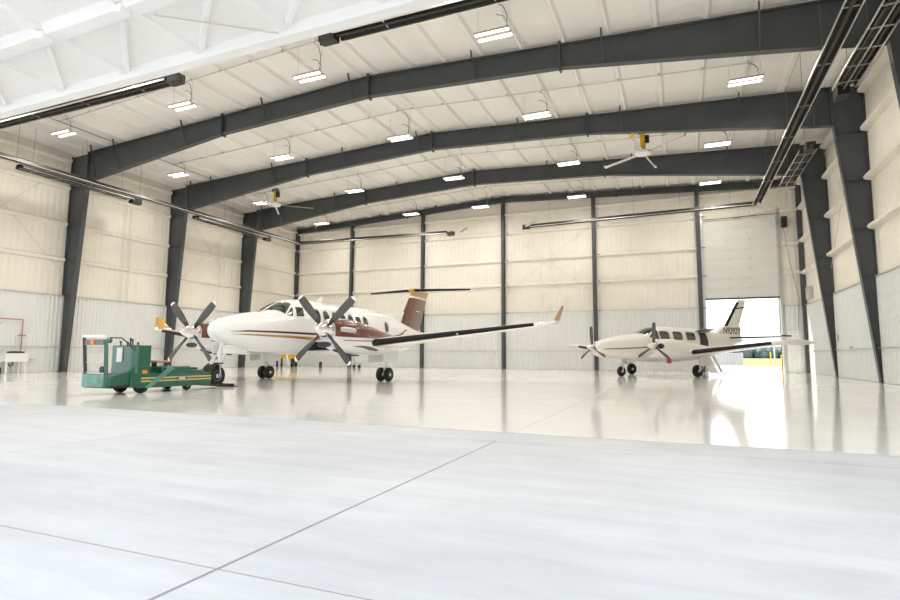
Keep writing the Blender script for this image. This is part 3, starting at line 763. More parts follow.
for sd in (1, -1):
    s = 1 if sd > 0 else -1
    def ang(v): return v if s > 0 else PI - v
    # windshield: front pane given by angle from the crown
    def th_b(a, b):
        _, zt, zm, zb, w = lerp(body.T, a); c = min(b / w, 1) ** (body.n / 2); return math.acos(c)
    q = [(-3.28, ang(th_b(-3.28, .05))), (-2.62, ang(th_b(-2.62, .04))), (-2.44, ang(th_b(-2.44, .40))), (-2.92, ang(th_b(-2.92, .575)))]
    body.quad(q, .006, 12).build('windshield_pane', M['glass'], KA, smooth=60)
    pane([(-2.88, 2.13), (-2.54, 2.41), (-2.50, 2.385), (-2.63, 2.13)], sd, 'side_window')
    pane([(-2.46, 2.12), (-2.38, 2.44), (-2.05, 2.42), (-2.11, 2.14)], sd, 'side_window')
    for a, z in ((-1.39, 2.22), (-.88, 2.21), (-.36, 2.2), (.14, 2.2), (.64, 2.19), (1.15, 2.18), (1.66, 2.17), (3.33, 2.06)):
        body.oval(a, z, .185, .235, sd, .004).build('window_frame', M['winframe'], KA, smooth=60)
        body.oval(a, z, .155, .20, sd, .009).build('cabin_window', M['glass'], KA, smooth=60)
    body.strip([(-4.95, 1.545, 1.55), (-4.4, 1.555, 1.60), (-3.4, 1.56, 1.615), (-1.8, 1.55, 1.625), (2.0, 1.55, 1.64)], sd, .005).build('brown_stripe', M['brown'], KA, smooth=60)
    body.strip([(-4.9, 1.475, 1.48), (-4.4, 1.455, 1.495), (-3.4, 1.43, 1.495), (-1.8, 1.40, 1.49), (2.0, 1.40, 1.50)], sd, .005).build('gold_stripe', M['gold'], KA, smooth=60)
    # brown swoosh along the rear cabin rising to the fin
    body.strip([(1.4, 1.62, 1.95), (2.4, 1.60, 1.92), (3.2, 1.60, 1.80), (4.0, 1.62, 1.72), (4.6, 1.70, 1.80), (5.2, 1.86, 1.97), (5.6, 2.02, 2.10)], sd, .006, sub=8).build('brown_swoosh', M['brown'], KA, smooth=60)
MB().tube([(0, -2.62, 2.56), (0, -3.28, 2.24)], .02, 6).build('windshield_post', M['paint'], KA)

# fin, dorsal fillet, tailplane, bullet
fst = [(2.15, 5.55, 0, 2.35, .10), (2.6, 5.85, 0, 2.2, .10), (2.95, 6.05, 0, 2.18, .10), (3.55, 6.6, 0, 1.98, .09)]
def fin_st(z):
    t = (z - 2.1) / (4.0 - 2.1); le = 5.55 + 1.45 * t; te = 7.88 + .95 * t; return (z, le, 0, te - le, .095)
MB().loft(wing_loft([fin_st(z) for z in (1.95, 2.2, 2.5, 3.0, 3.5, 3.66)], True)).build('fin', M['brown'], KA, smooth=50)
MB().loft(wing_loft([fin_st(z) for z in (3.66, 3.72, 3.76)], True)).build('fin_band', M['paint'], KA, smooth=50)
MB().loft(wing_loft([fin_st(z) for z in (3.76, 3.9, 4.02)], True)).build('fin_cap', M['gold'], KA, smooth=50)
MB().add([(-.03, 3.4, 2.72), (.03, 3.4, 2.72), (-.06, 6.1, 2.2), (.06, 6.1, 2.2), (-.03, 6.15, 2.92), (.03, 6.15, 2.92), (-.02, 5.0, 2.80), (.02, 5.0, 2.80)],
         [(0, 1, 3, 2), (0, 2, 4, 6), (1, 7, 5, 3), (2, 3, 5, 4), (6, 4, 5, 7), (0, 6, 7, 1)]).build('dorsal_fin', M['paint'], KA, smooth=0)
for s in (1, -1):
    MB().box((s * .085, 7.0, 3.02), (s * .10, 7.7, 3.05)).build('rudder_tab', M['paint'], KA, smooth=0)
    MB().box((s * .06 - .01, 7.32, 2.3), (s * .06 + .012, 7.335, 3.6)).build('rudder_hinge', M['black'], KA, smooth=0)
MB().lathe([(.005, 6.6), (.07, 6.8), (.13, 7.2), (.15, 7.7), (.12, 8.3), (.06, 8.8), (.005, 9.0)], (0, 0, 4.03), 'y', 20).build('tail_bullet', M['gold'], KA, smooth=60)
for s in (1, -1):
    st = [(s * .05, 7.05, 4.05, 1.5, .11), (s * 2.75, 7.75, 4.05, .85, .10), (s * 2.81, 7.85, 4.05, .65, .08)]
    MB().loft(wing_loft(st)).build('tailplane', M['paint'], KA, smooth=50)
    MB().loft(boot(st[:2], .12, .007)).build('deice_boot', M['boot'], KA, smooth=50)

# wings
for s in (1, -1):
    lw = -.13 if s < 0 else 0
    inner = [(s * .5, -1.75, 1.16, 2.95, .16), (s * 2.62, -1.7, 1.22, 2.8, .15)]
    outer = [(s * 2.62, -1.75, 1.22, 2.75, .14), (s * 3.1, -1.68, 1.29, 2.55, .13), (s * 7.9 + lw, -.06 - 2 * abs(lw), 1.88, 1.15, .12), (s * 8.1 + lw, -2 * abs(lw), 1.905, 1.05, .11)]
    MB().loft(wing_loft(inner)).build('wing_center', M['paint'], KA, smooth=50)
    w = MB().loft(wing_loft(outer)).build('wing', M['paint'], KA, smooth=50)
    MB().loft(boot(inner[:2], .09, .008)).build('deice_boot', M['boot'], w, smooth=50)
    MB().loft(boot(span_part(outer, s * 3.0, s * 7.78), .08, .010)).build('deice_boot', M['boot'], w, smooth=50)
    # winglet, curving up
    path = [(8.1, .0, 1.905, 1.05, 0), (8.28, .08, 1.93, .92, 25), (8.38, .15, 2.02, .76, 62), (8.47, .22, 2.2, .56, 75), (8.58, .34, 2.46, .34, 78)]
    mb = MB(); rings = []
    for b, le, z, c, an in path:
        ca, sa = math.cos(R(an)), math.sin(R(an))
        rings.append([(s * (b - h * sa) + lw, a - 2 * abs(lw), z + h * ca) for a, h in airfoil(le, c, .085, 8)])
    mb.loft(rings)
    for i, f in enumerate(mb.f):
        cx = sum(mb.v[j][0] for j in f) / len(f); zc = sum(mb.v[j][2] for j in f) / len(f)
        if zc > 2.0: mb.m[i] = 1
    mb.build('winglet', [M['paint'], M['gold'] if s < 0 else M['tan']], KA, smooth=50)
    MB().tube([(s * 5.2, .2, 1.60), (s * 5.2, .25, 1.5)], .012, 6).build('drain_mast', M['black'], w)
    MB().lathe([(.005, -.0), (.03, .03), (.04, .1)], (s * 5.55, -.90, 1.575), 'y', 12).build('landing_lamp', M['chrome'], w)
    MB().box((s * 7.95 - .06, -.02, 1.9), (s * 7.95 + .06, .16, 1.965)).build('tip_light', M['chrome'], w, bevel=.02)

# nacelles, propellers and main gear
for s in (1, -1):
    X = s * (2.52 if s > 0 else 2.62)
    nac = Body([(-3.42, 1.88, 1.58, 1.22, .26), (-3.3, 1.95, 1.56, 1.10, .33), (-2.9, 1.98, 1.52, 1.0, .40), (-2.2, 1.97, 1.47, .93, .45), (-1.4, 1.86, 1.40, .90, .47), (-.6, 1.72, 1.34, .90, .46), (.4, 1.56, 1.28, .97, .40), (1.4, 1.38, 1.22, 1.1, .22), (1.9, 1.27, 1.2, 1.16, .05)], 2.4, X, 36)
    n = nac.hull('nacelle', M['paint'], KA)
    for sd in (1, -1):
        nac.strip([(-3.40, 1.44, 1.876), (-3.2, 1.43, 1.97), (-2.8, 1.43, 1.985), (-2.2, 1.43, 1.965), (-1.6, 1.43, 1.90), (-1.1, 1.43, 1.80), (-.5, 1.44, 1.705), (.2, 1.45, 1.59), (.55, 1.46, 1.53)], sd, .006, nz=12, sub=5).build('brown_cowl', M['brown'], n, smooth=60)
        nac.strip([(-3.1, 1.325, 1.345), (-2.2, 1.32, 1.345), (-1.5, 1.33, 1.36), (-1.15, 1.40, 1.43)], sd, .006).build('brown_stripe', M['brown'], n, smooth=60)
        nac.strip([(-2.6, 1.16, 1.17), (-2.1, 1.13, 1.18), (-1.7, 1.06, 1.17), (-1.3, 1.03, 1.10), (-1.15, 1.04, 1.06)], sd, .006).build('brown_leaf', M['brown'], n, smooth=60)
        # exhaust stack
        xs = X + sd * .38
        MB().tube([(xs - sd * .06, -3.22, 1.64), (xs + sd * .04, -3.1, 1.64), (xs + sd * .075, -2.95, 1.63), (xs + sd * .075, -2.68, 1.62)], [.07, .08, .078, .075], 14).build('exhaust_stack', M['galv'], n)
    # chin intake
    mb = MB().lathe([(.0001, .0), (.185, 0), (.2, -.02), (.205, .05), (.19, .5), (.1, .8)], (X, -3.5, 1.2), 'y', 20)
    mb.v = [(X + (p[0] - X) * 1.25, p[1], 1.2 + (p[2] - 1.2) * .42) for p in mb.v]
    mb.build('chin_intake', M['paint'], n)
    mb = MB().lathe([(.001, -.02), (.18, -.025), (.18, .0)], (X, -3.52, 1.2), 'y', 20)
    mb.v = [(X + (p[0] - X) * 1.25, p[1], 1.2 + (p[2] - 1.2) * .42) for p in mb.v]
    mb.build('intake_mouth', M['black'], n)
    MB().tube([(X + .12, -3.25, 1.04), (X + .14, -2.9, .96), (X + .15, -2.35, .90), (X + .16, -1.95, .89)], [.03, .035, .03, .02], 8).build('drain_pipe', M['black'], n)
    # propeller
    sp = MB().lathe([(.004, -4.0), (.05, -3.97), (.12, -3.86), (.2, -3.70), (.25, -3.55), (.265, -3.42), (.255, -3.40)], (X, 0, 1.63), 'y', 28).build('propeller', M['chrome'], KA, smooth=50)
    pv = bpy.data.objects.new('tmp', None); 
    for k in range(4):
        b = prop_blade(sp, R((48 if s > 0 else 46) + 90 * k), 1.335, .2, .10, .235, 0, [M['blade'], M['black'], M['plastic']], tip=.055, cuff=.24)
        b.location = (X, -3.56, 1.63)
    bpy.data.objects.remove(pv)
    # main gear
    MB().box((X - .33, -.62, .66), (X - .28, .42, 1.06)).build('gear_door', M['paint'], KA, smooth=0, bevel=.015)
    MB().box((X + .28, -.62, .66), (X + .33, .42, 1.06)).build('gear_door', M['paint'], KA, smooth=0, bevel=.015)
    g = MB().tube([(X, 0, 1.1), (X, 0, .62)], .065, 12).tube([(X, 0, .62), (X, 0, .24)], .045, 12).tube([(X - .2, 0, .24), (X + .2, 0, .24)], .035, 10)
    g.bar((X, .05, .62), (X, .16, .47), .05, .03).bar((X, .16, .47), (X, .05, .33), .05, .03).tube([(X, 0, .8), (X, .5, 1.1)], .03, 8)
    g = g.build('main_gear', M['white_steel'], KA, smooth=40)
    for dx in (-.15, .15): wheel((X + dx, 0, .24), .24, .16, g, .5)
# nose gear
g = MB().tube([(0, -4.8, 1.3), (0, -4.95, .72)], .10, 14).tube([(0, -4.95, .72), (0, -5.0, .5)], .07, 12).tube([(.14, -4.72, 1.25), (.08, -4.95, .64)], .05, 8).tube([(-.14, -4.72, 1.25), (-.08, -4.95, .64)], .05, 8)
g.bar((0, -5.08, .85), (0, -5.2, .62), .13, .05).bar((0, -5.2, .62), (0, -5.06, .42), .13, .05).tube([(0, -4.95, .78), (0, -4.4, 1.15)], .04, 8)
g.box((-.13, -5.04, .53), (.13, -4.96, .62)).tube([(-.15, -5.03, .31), (.15, -5.03, .31)], .03, 8)
g.tube([(-.10, -5.0, .55), (-.135, -5.02, .42), (-.125, -5.03, .31)], .022, 8).tube([(.10, -5.0, .55), (.135, -5.02, .42), (.125, -5.03, .31)], .022, 8)
g = g.build('nose_gear', M['chrome'], KA, smooth=40)
wheel((0, -5.03, .31), .28, .2, g, .5, hubm=M['plastic'])
for sd in (1, -1):
    MB().box((sd * .2 - .012, -5.0, .93), (sd * .2 + .012, -4.1, 1.17)).build('nose_gear_door', M['paint'], KA, smooth=0, bevel=.006)
# small antennas
MB().add([(-.012, -.6, 2.74), (.012, -.6, 2.74), (-.012, -.25, 2.74), (.012, -.25, 2.74), (-.006, -.3, 3.0), (.006, -.3, 3.0), (-.006, -.18, 3.0), (.006, -.18, 3.0)],
         [(0, 1, 5, 4), (1, 3, 7, 5), (3, 2, 6, 7), (2, 0, 4, 6), (4, 5, 7, 6)]).build('antenna', M['plastic'], KA, smooth=0)

# ------------------------------------------------------------------ electric aircraft tug (same axes as the airplane)
TG = thing('aircraft_tug', 'green aircraft tug with gold stripes gripping the nose wheel of the brown and white plane', 'aircraft tug', (-11.94, 8.6, 0))
oy = 16.76 - 8.6
def tl(y): return y + oy         # from airplane-local aft coordinate to tug-local
def tb(lo, hi, name, m, bevel=.012, parent=TG, smooth=30):
    return MB().box((lo[0], tl(lo[1]), lo[2]), (hi[0], tl(hi[1]), hi[2])).build(name, m, parent, smooth=smooth, bevel=bevel)
HWT = .46
pr = [(-7.95, .17), (-7.7, .12), (-5.68, .11), (-5.62, .18), (-5.62, .41), (-6.2, .44), (-7.95, .47)]
chassis = MB().prism([(tl(a), z) for a, z in pr], 'x', -HWT, HWT).build('chassis', M['green'], TG, smooth=0, bevel=.02)
tb((-.43, -7.12, .42), (.43, -6.28, .61), 'deck', M['green'], .03)
tb((-.43, -6.28, .40), (.43, -5.85, .52), 'front_deck', M['green'], .03)
tb((-.25, -6.22, .5), (.25, -5.88, .565), 'battery_cover', M['black'], .02)
for sx in (1, -1):
    for z in (.345, .275):
        MB().box((min(sx * (HWT + .002), sx * (HWT + .008)), tl(-7.7), z - .018), (max(sx * (HWT + .002), sx * (HWT + .008)), tl(-5.64), z + .018)).build('stripe', M['stripe_gold'], chassis, smooth=0)
    MB().box((min(sx * (HWT + .006), sx * (HWT + .011)), tl(-6.75), .285), (max(sx * (HWT + .006), sx * (HWT + .011)), tl(-6.4), .34)).build('badge', M['black'], chassis, smooth=0)
    MB().box((min(sx * (HWT + .009), sx * (HWT + .014)), tl(-6.66), .297), (max(sx * (HWT + .009), sx * (HWT + .014)), tl(-6.48), .328)).build('badge_lettering', M['paper'], chassis, smooth=0)
# control console with a rounded rear face
pts = []
for k in range(9):
    a = k / 8 * PI / 2
    pts.append((.44 - .1 + .1 * math.sin(a), tl(-7.84) + .1 - .1 * math.cos(a)))
poly = [(-.42, tl(-7.80))] + pts + [(.44, tl(-7.46)), (-.42, tl(-7.46))]
con = MB().prism(poly, 'z', .2, 1.09).build('console', M['green'], TG, smooth=40)
MB().prism(poly, 'z', 1.09, 1.105).build('console_top', M['black'], con, smooth=40)
MB().box((-.20, tl(-7.85), .72), (-.03, tl(-7.825), 1.05)).build('notice_sheet', M['paper'], con, smooth=0)
MB().box((.442, tl(-7.66), .46), (.452, tl(-7.54), .53)).build('side_reflector', M['orange'], con, smooth=0)
MB().box((.10, tl(-7.845), .22), (.34, tl(-7.82), .46)).build('pale_panel', M['green2'], con, smooth=0)  # paler mottled green patch on the console's rear face
for x, h in ((-.28, .06), (-.05, .05), (.05, .13), (.12, .1), (.3, .03)):
    MB().tube([(x, tl(-7.7), 1.1), (x + .02, tl(-7.72), 1.11 + h)], .016, 8).lathe([(.003, 1.105 + h), (.026, 1.11 + h), (.026, 1.14 + h), (.004, 1.15 + h)], (x + .02, tl(-7.72), 0), n=10).build('control_lever', M['black'], con)
# operator guard at the rear
tb((-.40, -8.50, .17), (.30, -8.38, .46), 'rear_bumper', M['green2'], .02)  # paler green carries the daylight this plate faces
tb((-.42, -8.42, .15), (.44, -7.8, .2), 'step_plate', M['black'], .005)
MB().bar((-.37, tl(-8.44), .46), (-.42, tl(-8.48), 1.27), .06, .06).build('guard_post', M['black'], TG, smooth=0, bevel=.008)
MB().bar((.30, tl(-8.42), .18), (.27, tl(-8.46), 1.22), .08, .08).build('guard_post', M['green'], TG, smooth=0, bevel=.008)
MB().prism([(tl(-8.42), .18), (tl(-7.82), .18), (tl(-7.82), .62), (tl(-8.0), .5), (tl(-8.42), .40)], 'x', .36, .41).build('side_panel', M['green'], TG, smooth=0, bevel=.015)
MB().tube([(-.44, tl(-8.49), 1.29), (.28, tl(-8.47), 1.29)], .034, 10).build('guard_rail', M['plastic'], TG)
tb((-.40, -8.49, 1.10), (.22, -8.45, 1.22), 'lamp_bar', M['steel2'], .008)
MB().lathe([(.001, -.02), (.055, -.02), (.055, .02), (.001, .03)], (-.10, tl(-8.50), 1.16), 'y', 16).build('amber_lamp', M['orange'], TG)
for z in (.94, .72, .49):
    MB().tube([(-.38, tl(-8.46), z), (.28, tl(-8.44), z)], .009, 6).build('guard_bar', M['galv'], TG)
MB().lathe([(.001, -.03), (.07, -.02), (.07, .03), (.001, .04)], (.20, tl(-8.46), .56), 'y', 14).build('horn', M['black'], TG)
MB().lathe([(.001, -.04), (.06, -.03), (.06, .03), (.001, .04)], (.32, tl(-8.42), 1.2), 'y', 14).build('work_lamp', M['green'], TG)
MB().tube([(.33, tl(-8.42), 1.26), (.42, tl(-8.2), 1.26), (.44, tl(-8.0), 1.1), (.38, tl(-7.86), 1.0)], .014, 8).build('handset_cord', M['black'], TG)
# seat pad, lifting arm, cradle
tb((-.32, -7.2, .70), (.32, -6.78, .75), 'seat_pad', M['tan'], .02)
MB().tube([(0, tl(-7.0), .6), (0, tl(-7.0), .71)], .06, 10).build('seat_post', M['black'], TG)
MB().prism([(tl(-7.62), .13), (tl(-7.48), .11), (tl(-6.82), .56), (tl(-6.96), .62)], 'x', .475, .505).build('lift_arm', M['green2'], TG, smooth=0, bevel=.008)
for sx in (1, -1):
    MB().bar((sx * .30, tl(-5.62), .10), (sx * .26, tl(-4.8), .035), .05, .05).build('cradle_arm', M['black'], TG, smooth=0, bevel=.01)
tb((-.33, -5.66, .1), (.33, -5.5, .43), 'cradle_back', M['green'], .02)
tb((-.28, -4.70, .0), (.28, -4.6, .09), 'cradle_gate', M['black'], .015)
MB().box((-.30, tl(-4.74), .0), (.30, tl(-4.50), .02)).build('cradle_plate', M['black'], TG, smooth=0)
pr = [(-5.03 + .34 * math.cos(R(q)), .31 + .34 * math.sin(R(q))) for q in range(75, 166, 15)] + [(-5.03 + .37 * math.cos(R(q)), .31 + .37 * math.sin(R(q))) for q in range(165, 74, -15)]
MB().prism([(tl(a), z) for a, z in pr], 'x', -.17, .17).build('wheel_strap', M['rubber'], TG, smooth=0)
for (x, y, r, w) in ((.34, -7.6, .17, .15), (-.34, -7.6, .17, .15), (.34, -6.3, .11, .1), (-.34, -6.3, .11, .1)):
    wheel((x, tl(y), r), r, w, TG, .5)

# ------------------------------------------------------------------ piston twin with registration N9292Y
NV = thing('piston_airplane', 'ivory twin piston airplane numbered N9292Y beside the open tail door', 'airplane', (-.718, 27.929, 0), -R(41.175))
nb = Body([(-4.08, 1.38, 1.36, 1.34, .03), (-3.98, 1.52, 1.36, 1.18, .17), (-3.7, 1.64, 1.36, 1.04, .30), (-3.1, 1.77, 1.36, .88, .43), (-2.4, 1.87, 1.37, .76, .53), (-1.75, 1.96, 1.38, .68, .60), (-1.35, 2.14, 1.40, .66, .63),
           (-.95, 2.25, 1.42, .65, .65), (-.4, 2.29, 1.44, .64, .66), (1.8, 2.27, 1.48, .68, .66), (3.0, 2.17, 1.56, .95, .52), (4.2, 2.03, 1.66, 1.3, .32), (5.5, 1.93, 1.78, 1.64, .08)], 2.5)
nb.hull('fuselage', M['cream_paint'], NV)
for sd in (1, -1):
    def ang(v): return v if sd > 0 else PI - v
    def nth(a, b):
        _, zt, zm, zb, w = lerp(nb.T, a); return ang(math.acos(min(b / w, 1) ** (nb.n / 2)))
    nb.quad([(-1.86, nth(-1.86, .03)), (-1.02, nth(-1.02, .03)), (-.93, nth(-.93, .38)), (-1.55, nth(-1.55, .5))], .006, 10).build('windshield_pane', M['glass'], NV, smooth=60)
    Tn = lambda a, z: (a, nb.th(a, z, sd))
    nb.quad([Tn(-1.5, 1.76), Tn(-1.0, 2.10), Tn(-.92, 2.10), Tn(-.95, 1.66)], .006).build('side_window', M['glass'], NV, smooth=60)
    for a0, a1 in ((-.86, -.30), (-.03, .53), (.80, 1.38)):
        nb.oval((a0 + a1) / 2, 1.855, .315, .215, sd, .004, power=5).build('window_frame', M['winframe'], NV, smooth=60)
        nb.oval((a0 + a1) / 2, 1.855, .285, .185, sd, .009, power=5).build('cabin_window', M['glass'], NV, smooth=60)
    nb.strip([(-3.85, 1.20, 1.235), (-3.1, 1.205, 1.265), (-2.0, 1.25, 1.32), (-.9, 1.34, 1.40), (1.0, 1.34, 1.40), (1.6, 1.36, 1.41)], sd, .005).build('grey_stripe', M['greystripe'], NV, smooth=60)
# open passenger door behind the wing, on the near side
nb.quad([(1.66, nb.th(1.66, 1.22)), (1.70, nb.th(1.70, 2.04)), (2.22, nb.th(2.22, 2.04)), (2.30, nb.th(2.30, 1.30))], .006).build('door_opening', M['black'], NV, smooth=60)
MB().prism([(.42, 2.10), (.9, 2.22), (.95, 2.20), (.45, 2.07)], 'y', 1.55, 2.45).build('upper_door', M['greystripe'], NV, smooth=0, bevel=.01)
MB().prism([(.62, 1.0), (.67, 1.0), (1.18, .16), (1.12, .16)], 'y', 1.68, 2.2).build('stair_door', M['cream_paint'], NV, smooth=0, bevel=.01)
MB().tube([(1.2, 2.3, .2), (.66, 2.3, 1.25)], .02, 6).tube([(1.2, 2.42, .2), (.7, 2.42, 1.0)], .05, 6).build('stair_rail', M['galv'], NV)
# fin and tailplane
def nfin(z):
    t = (z - 2.05) / (3.83 - 2.05); le = 4.0 - .25 * (1 - min(t * 4, 1)) + 1.42 * t; te = 5.22 + .76 * t; return le, te
mb = MB(); rings = []
for z in (1.9, 2.05, 2.45, 3.0, 3.5, 3.80, 3.84):
    le, te = nfin(z); c = te - le; h = .055
    rings.append([(0, le, z), (h * .8, le + .15 * c, z), (h, le + .5 * c, z), (h * .85, le + .8 * c, z), (.012, te, z), (-.012, te, z), (-h * .85, le + .8 * c, z), (-h, le + .5 * c, z), (-h * .8, le + .15 * c, z)])
mb.loft(rings).build('fin', M['cream_paint'], NV, smooth=50)
l0, _ = nfin(2.45); l1, _ = nfin(3.7)
MB().add([(-.06, l0 + .16, 2.45), (.06, l0 + .16, 2.45), (0, l0 - .03, 2.45), (-.055, l1 + .12, 3.72), (.055, l1 + .12, 3.72), (0, l1 - .03, 3.72)], [(0, 1, 2), (3, 5, 4), (0, 2, 5, 3), (2, 1, 4, 5), (0, 3, 4, 1)]).build('deice_boot', M['boot'], NV, smooth=0)
for s in (1, -1):
    mb = MB(); mb.add([(s * .064, 4.98, 3.32), (s * .064, 5.80, 3.42), (s * .064, 5.80, 3.49), (s * .064, 5.03, 3.39), (s * .05, 4.98, 3.32), (s * .05, 5.80, 3.42), (s * .05, 5.80, 3.49), (s * .05, 5.03, 3.39)],
                      [(0, 1, 2, 3), (4, 7, 6, 5), (0, 4, 5, 1), (1, 5, 6, 2), (2, 6, 7, 3), (3, 7, 4, 0)]); mb.build('fin_stripe', M['ink'], NV, smooth=0)
MB().tube([(0, 5.45, 3.83), (0, 5.5, 4.06)], .02, 6).build('beacon', M['steel2'], NV)
text_mesh('N9292Y', .44, 'registration_number', M['ink'], NV, lambda x, y, z: Vector((.122 + z, 4.68 + x, 2.07 + y)), squeeze=.86, bold=.006)
text_mesh('N9292Y', .44, 'registration_number', M['ink'], NV, lambda x, y, z: Vector((-.125 - z, 4.68 - x, 2.07 + y)), squeeze=.86, bold=.006)
MB().prism([(3.5, 1.98), (5.36, 1.9), (5.40, 2.44), (4.12, 2.44)], 'x', -.115, .115).build('fin_fairing', M['cream_paint'], NV, smooth=0, bevel=.02)
for s in (1, -1):
    st = [(s * .05, 4.25, 1.84, 1.25, .10), (s * 2.65, 4.62, 1.84, .85, .09), (s * 2.76, 4.75, 1.84, .6, .07)]
    MB().loft(wing_loft(st)).build('tailplane', M['cream_paint'], NV, smooth=50)
    MB().loft(boot(st[:2], .08, .006)).build('deice_boot', M['boot'], NV, smooth=50)
    MB().box((s * 2.74 - .02, 4.62, 1.86), (s * 2.74 + .02, 5.3, 1.92)).build('tip_horn', M['ink'], NV, smooth=0)
# wings
for s in (1, -1):
    st = [(s * .4, -1.5, .84, 2.6, .15), (s * 1.9, -1.35, 1.0, 2.25, .15), (s * 2.6, -1.06, 1.09, 1.98, .14), (s * 5.8, -.46, 1.44, 1.3, .12), (s * 6.1, -.30, 1.46, 1.05, .11), (s * 6.22, -.02, 1.46, .6, .10)]
    w = MB().loft(wing_loft(st)).build('wing', M['cream_paint'], NV, smooth=50)
    MB().loft(boot(span_part(st, s * 2.5, s * 5.6), .10, .012)).build('deice_boot', M['boot'], w, smooth=50)
    MB().lathe([(.004, -.65), (.08, -.5), (.11, -.2), (.11, .5), (.06, 1.0), (.01, 1.3)], (s * 6.2, 0, 1.45), 'y', 14).build('wing_tip', M['cream_paint'], w, smooth=50)
    X = s * 1.92
    nc = Body([(-2.52, 1.54, 1.335, 1.10, .22), (-2.42, 1.60, 1.33, .95, .34), (-2.1, 1.64, 1.31, .83, .40), (-1.5, 1.62, 1.28, .80, .41), (-.8, 1.52, 1.22, .80, .40), (.2, 1.40, 1.14, .86, .34), (1.1, 1.27, 1.12, .98, .2), (1.7, 1.16, 1.1, 1.05, .05)], 2.6, X, 32)
    n = nc.hull('nacelle', M['cream_paint'], NV)
    for dx in (-.22, .22):
        mb = MB().lathe([(.001, -2.53), (.1, -2.53), (.12, -2.5), (.13, -2.3)], (X + dx, 0, 1.33), 'y', 16); mb.build('cooling_inlet', M['black'], n)
    nc.strip([(-2.3, 1.12, 1.5), (-2.0, 1.12, 1.52), (-1.95, 1.2, 1.45)], s, .006).build('side_scoop', M['black'], n, smooth=50) if False else None
    sp = MB().lathe([(.004, -3.0), (.05, -2.97), (.11, -2.85), (.15, -2.70), (.165, -2.55), (.15, -2.53)], (X, 0, 1.335), 'y', 24).build('propeller', M['alu'], NV, smooth=50)
    for k in range(3):
        b = prop_blade(sp, R((3 if s > 0 else -3) + 120 * k), 1.0, .12, .09, .17, 0, [M['blade'], M['blade'], M['blade']], tip=.08)
        b.location = (X, -2.66, 1.335)
    # main gear
    X = s * 2.09
    MB().box((X + s * .16, -.3, .5), (X + s * .2, .3, 1.02)).build('gear_door', M['cream_paint'], NV, smooth=0, bevel=.01)
    g = MB().tube([(X, -.12, 1.05), (X, -.13, .6)], .055, 12).tube([(X, -.13, .6), (X, -.138, .26)], .04, 12).tube([(X, -.138, .26), (X - s * .16, -.138, .26)], .03, 8).bar((X, -.05, .6), (X, .08, .47), .05, .03).bar((X, .08, .47), (X, -.06, .33), .05, .03)
    g = g.build('main_gear', M['galv'], NV, smooth=40)
    wheel((X - s * .14, -.138, .27), .27, .17, g, .45)
g = MB().tube([(0, -2.5, .85), (0, -2.64, .5)], .05, 12).tube([(0, -2.64, .5), (0, -2.666, .3)], .035, 10).tube([(-.11, -2.666, .22), (.11, -2.666, .22)], .025, 8).box((-.12, -2.7, .46), (.12, -2.62, .52))
g.tube([(-.1, -2.666, .49), (-.11, -2.666, .22)], .022, 8).tube([(.1, -2.666, .49), (.11, -2.666, .22)], .022, 8).tube([(0, -2.62, .55), (0, -2.1, .8)], .025, 8)
g = g.build('nose_gear', M['galv'], NV, smooth=40)
wheel((0, -2.666, .225), .225, .14, g, .45)
MB().box((-.18, -2.5, .62), (-.16, -2.0, .8)).build('nose_gear_door', M['cream_paint'], NV, smooth=0)
MB().box((.16, -2.5, .62), (.18, -2.0, .8)).build('nose_gear_door', M['cream_paint'], NV, smooth=0)
MB().add([(-.01, .1, 2.26), (.01, .1, 2.26), (-.01, .45, 2.26), (.01, .45, 2.26), (-.005, .35, 2.5), (.005, .35, 2.5), (-.005, .48, 2.5), (.005, .48, 2.5)], [(0, 1, 5, 4), (1, 3, 7, 5), (3, 2, 6, 7), (2, 0, 4, 6), (4, 5, 7, 6)]).build('antenna', M['plastic'], NV, smooth=0)
MB().tube([(1.25, -1.07, .82), (1.25, -1.07, .98)], .015, 6).box((1.15, -1.10, .60), (1.38, -1.04, .84)).build('warning_tag', M['red'], NV, smooth=0)
NV.children[-1]['label'] = 'small red warning tag'

# ------------------------------------------------------------------ odds and ends on the floor
# utility sink by the left wall
S = thing('utility_sink', 'white plastic utility sink on legs against the left wall', 'sink', (-28.35, 15.75, 0))
mb = MB()
mb.box((-.30, -.45, .52), (.30, .45, .56))
for lo, hi in (((-.32, -.47, .52), (-.28, .47, .88)), ((.28, -.47, .52), (.32, .47, .88)), ((-.30, -.47, .52), (.30, -.43, .88)), ((-.30, .43, .52), (.30, .47, .88)), ((-.36, -.51, .86), (-.26, .51, .90)), ((.26, -.51, .86), (.36, .51, .90)), ((-.3, -.51, .86), (.3, -.41, .90)), ((-.3, .41, .86), (.3, .51, .90))):
    mb.box(lo, hi)
mb.build('basin', M['plastic'], S, smooth=0, bevel=.012)
for sx in (-1, 1):
    for sy in (-1, 1):
        MB().bar((sx * .24, sy * .38, .54), (sx * .27, sy * .41, 0), .07, .07, up=(0, 1, 0)).build('leg', M['plastic'], S, smooth=0, bevel=.01)
MB().tube([(-.22, 0, .9), (-.22, 0, 1.02), (-.1, 0, 1.06), (0, 0, 1.0)], .018, 8).build('faucet', M['chrome'], S)
MB().tube([(0, 0, .52), (0, 0, .35), (-.15, 0, .3), (-.3, 0, .4)], .025, 8).build('drain_pipe', M['black'], S)
tag(MB().tube([(-28.38, 15.5, .955), (-28.2, 15.75, .965), (-28.05, 16.05, .955)], [.035, .05, .035], 10).build('hose_nozzle', M['black']), 'black hose nozzle lying across the rim of the white sink', 'nozzle')
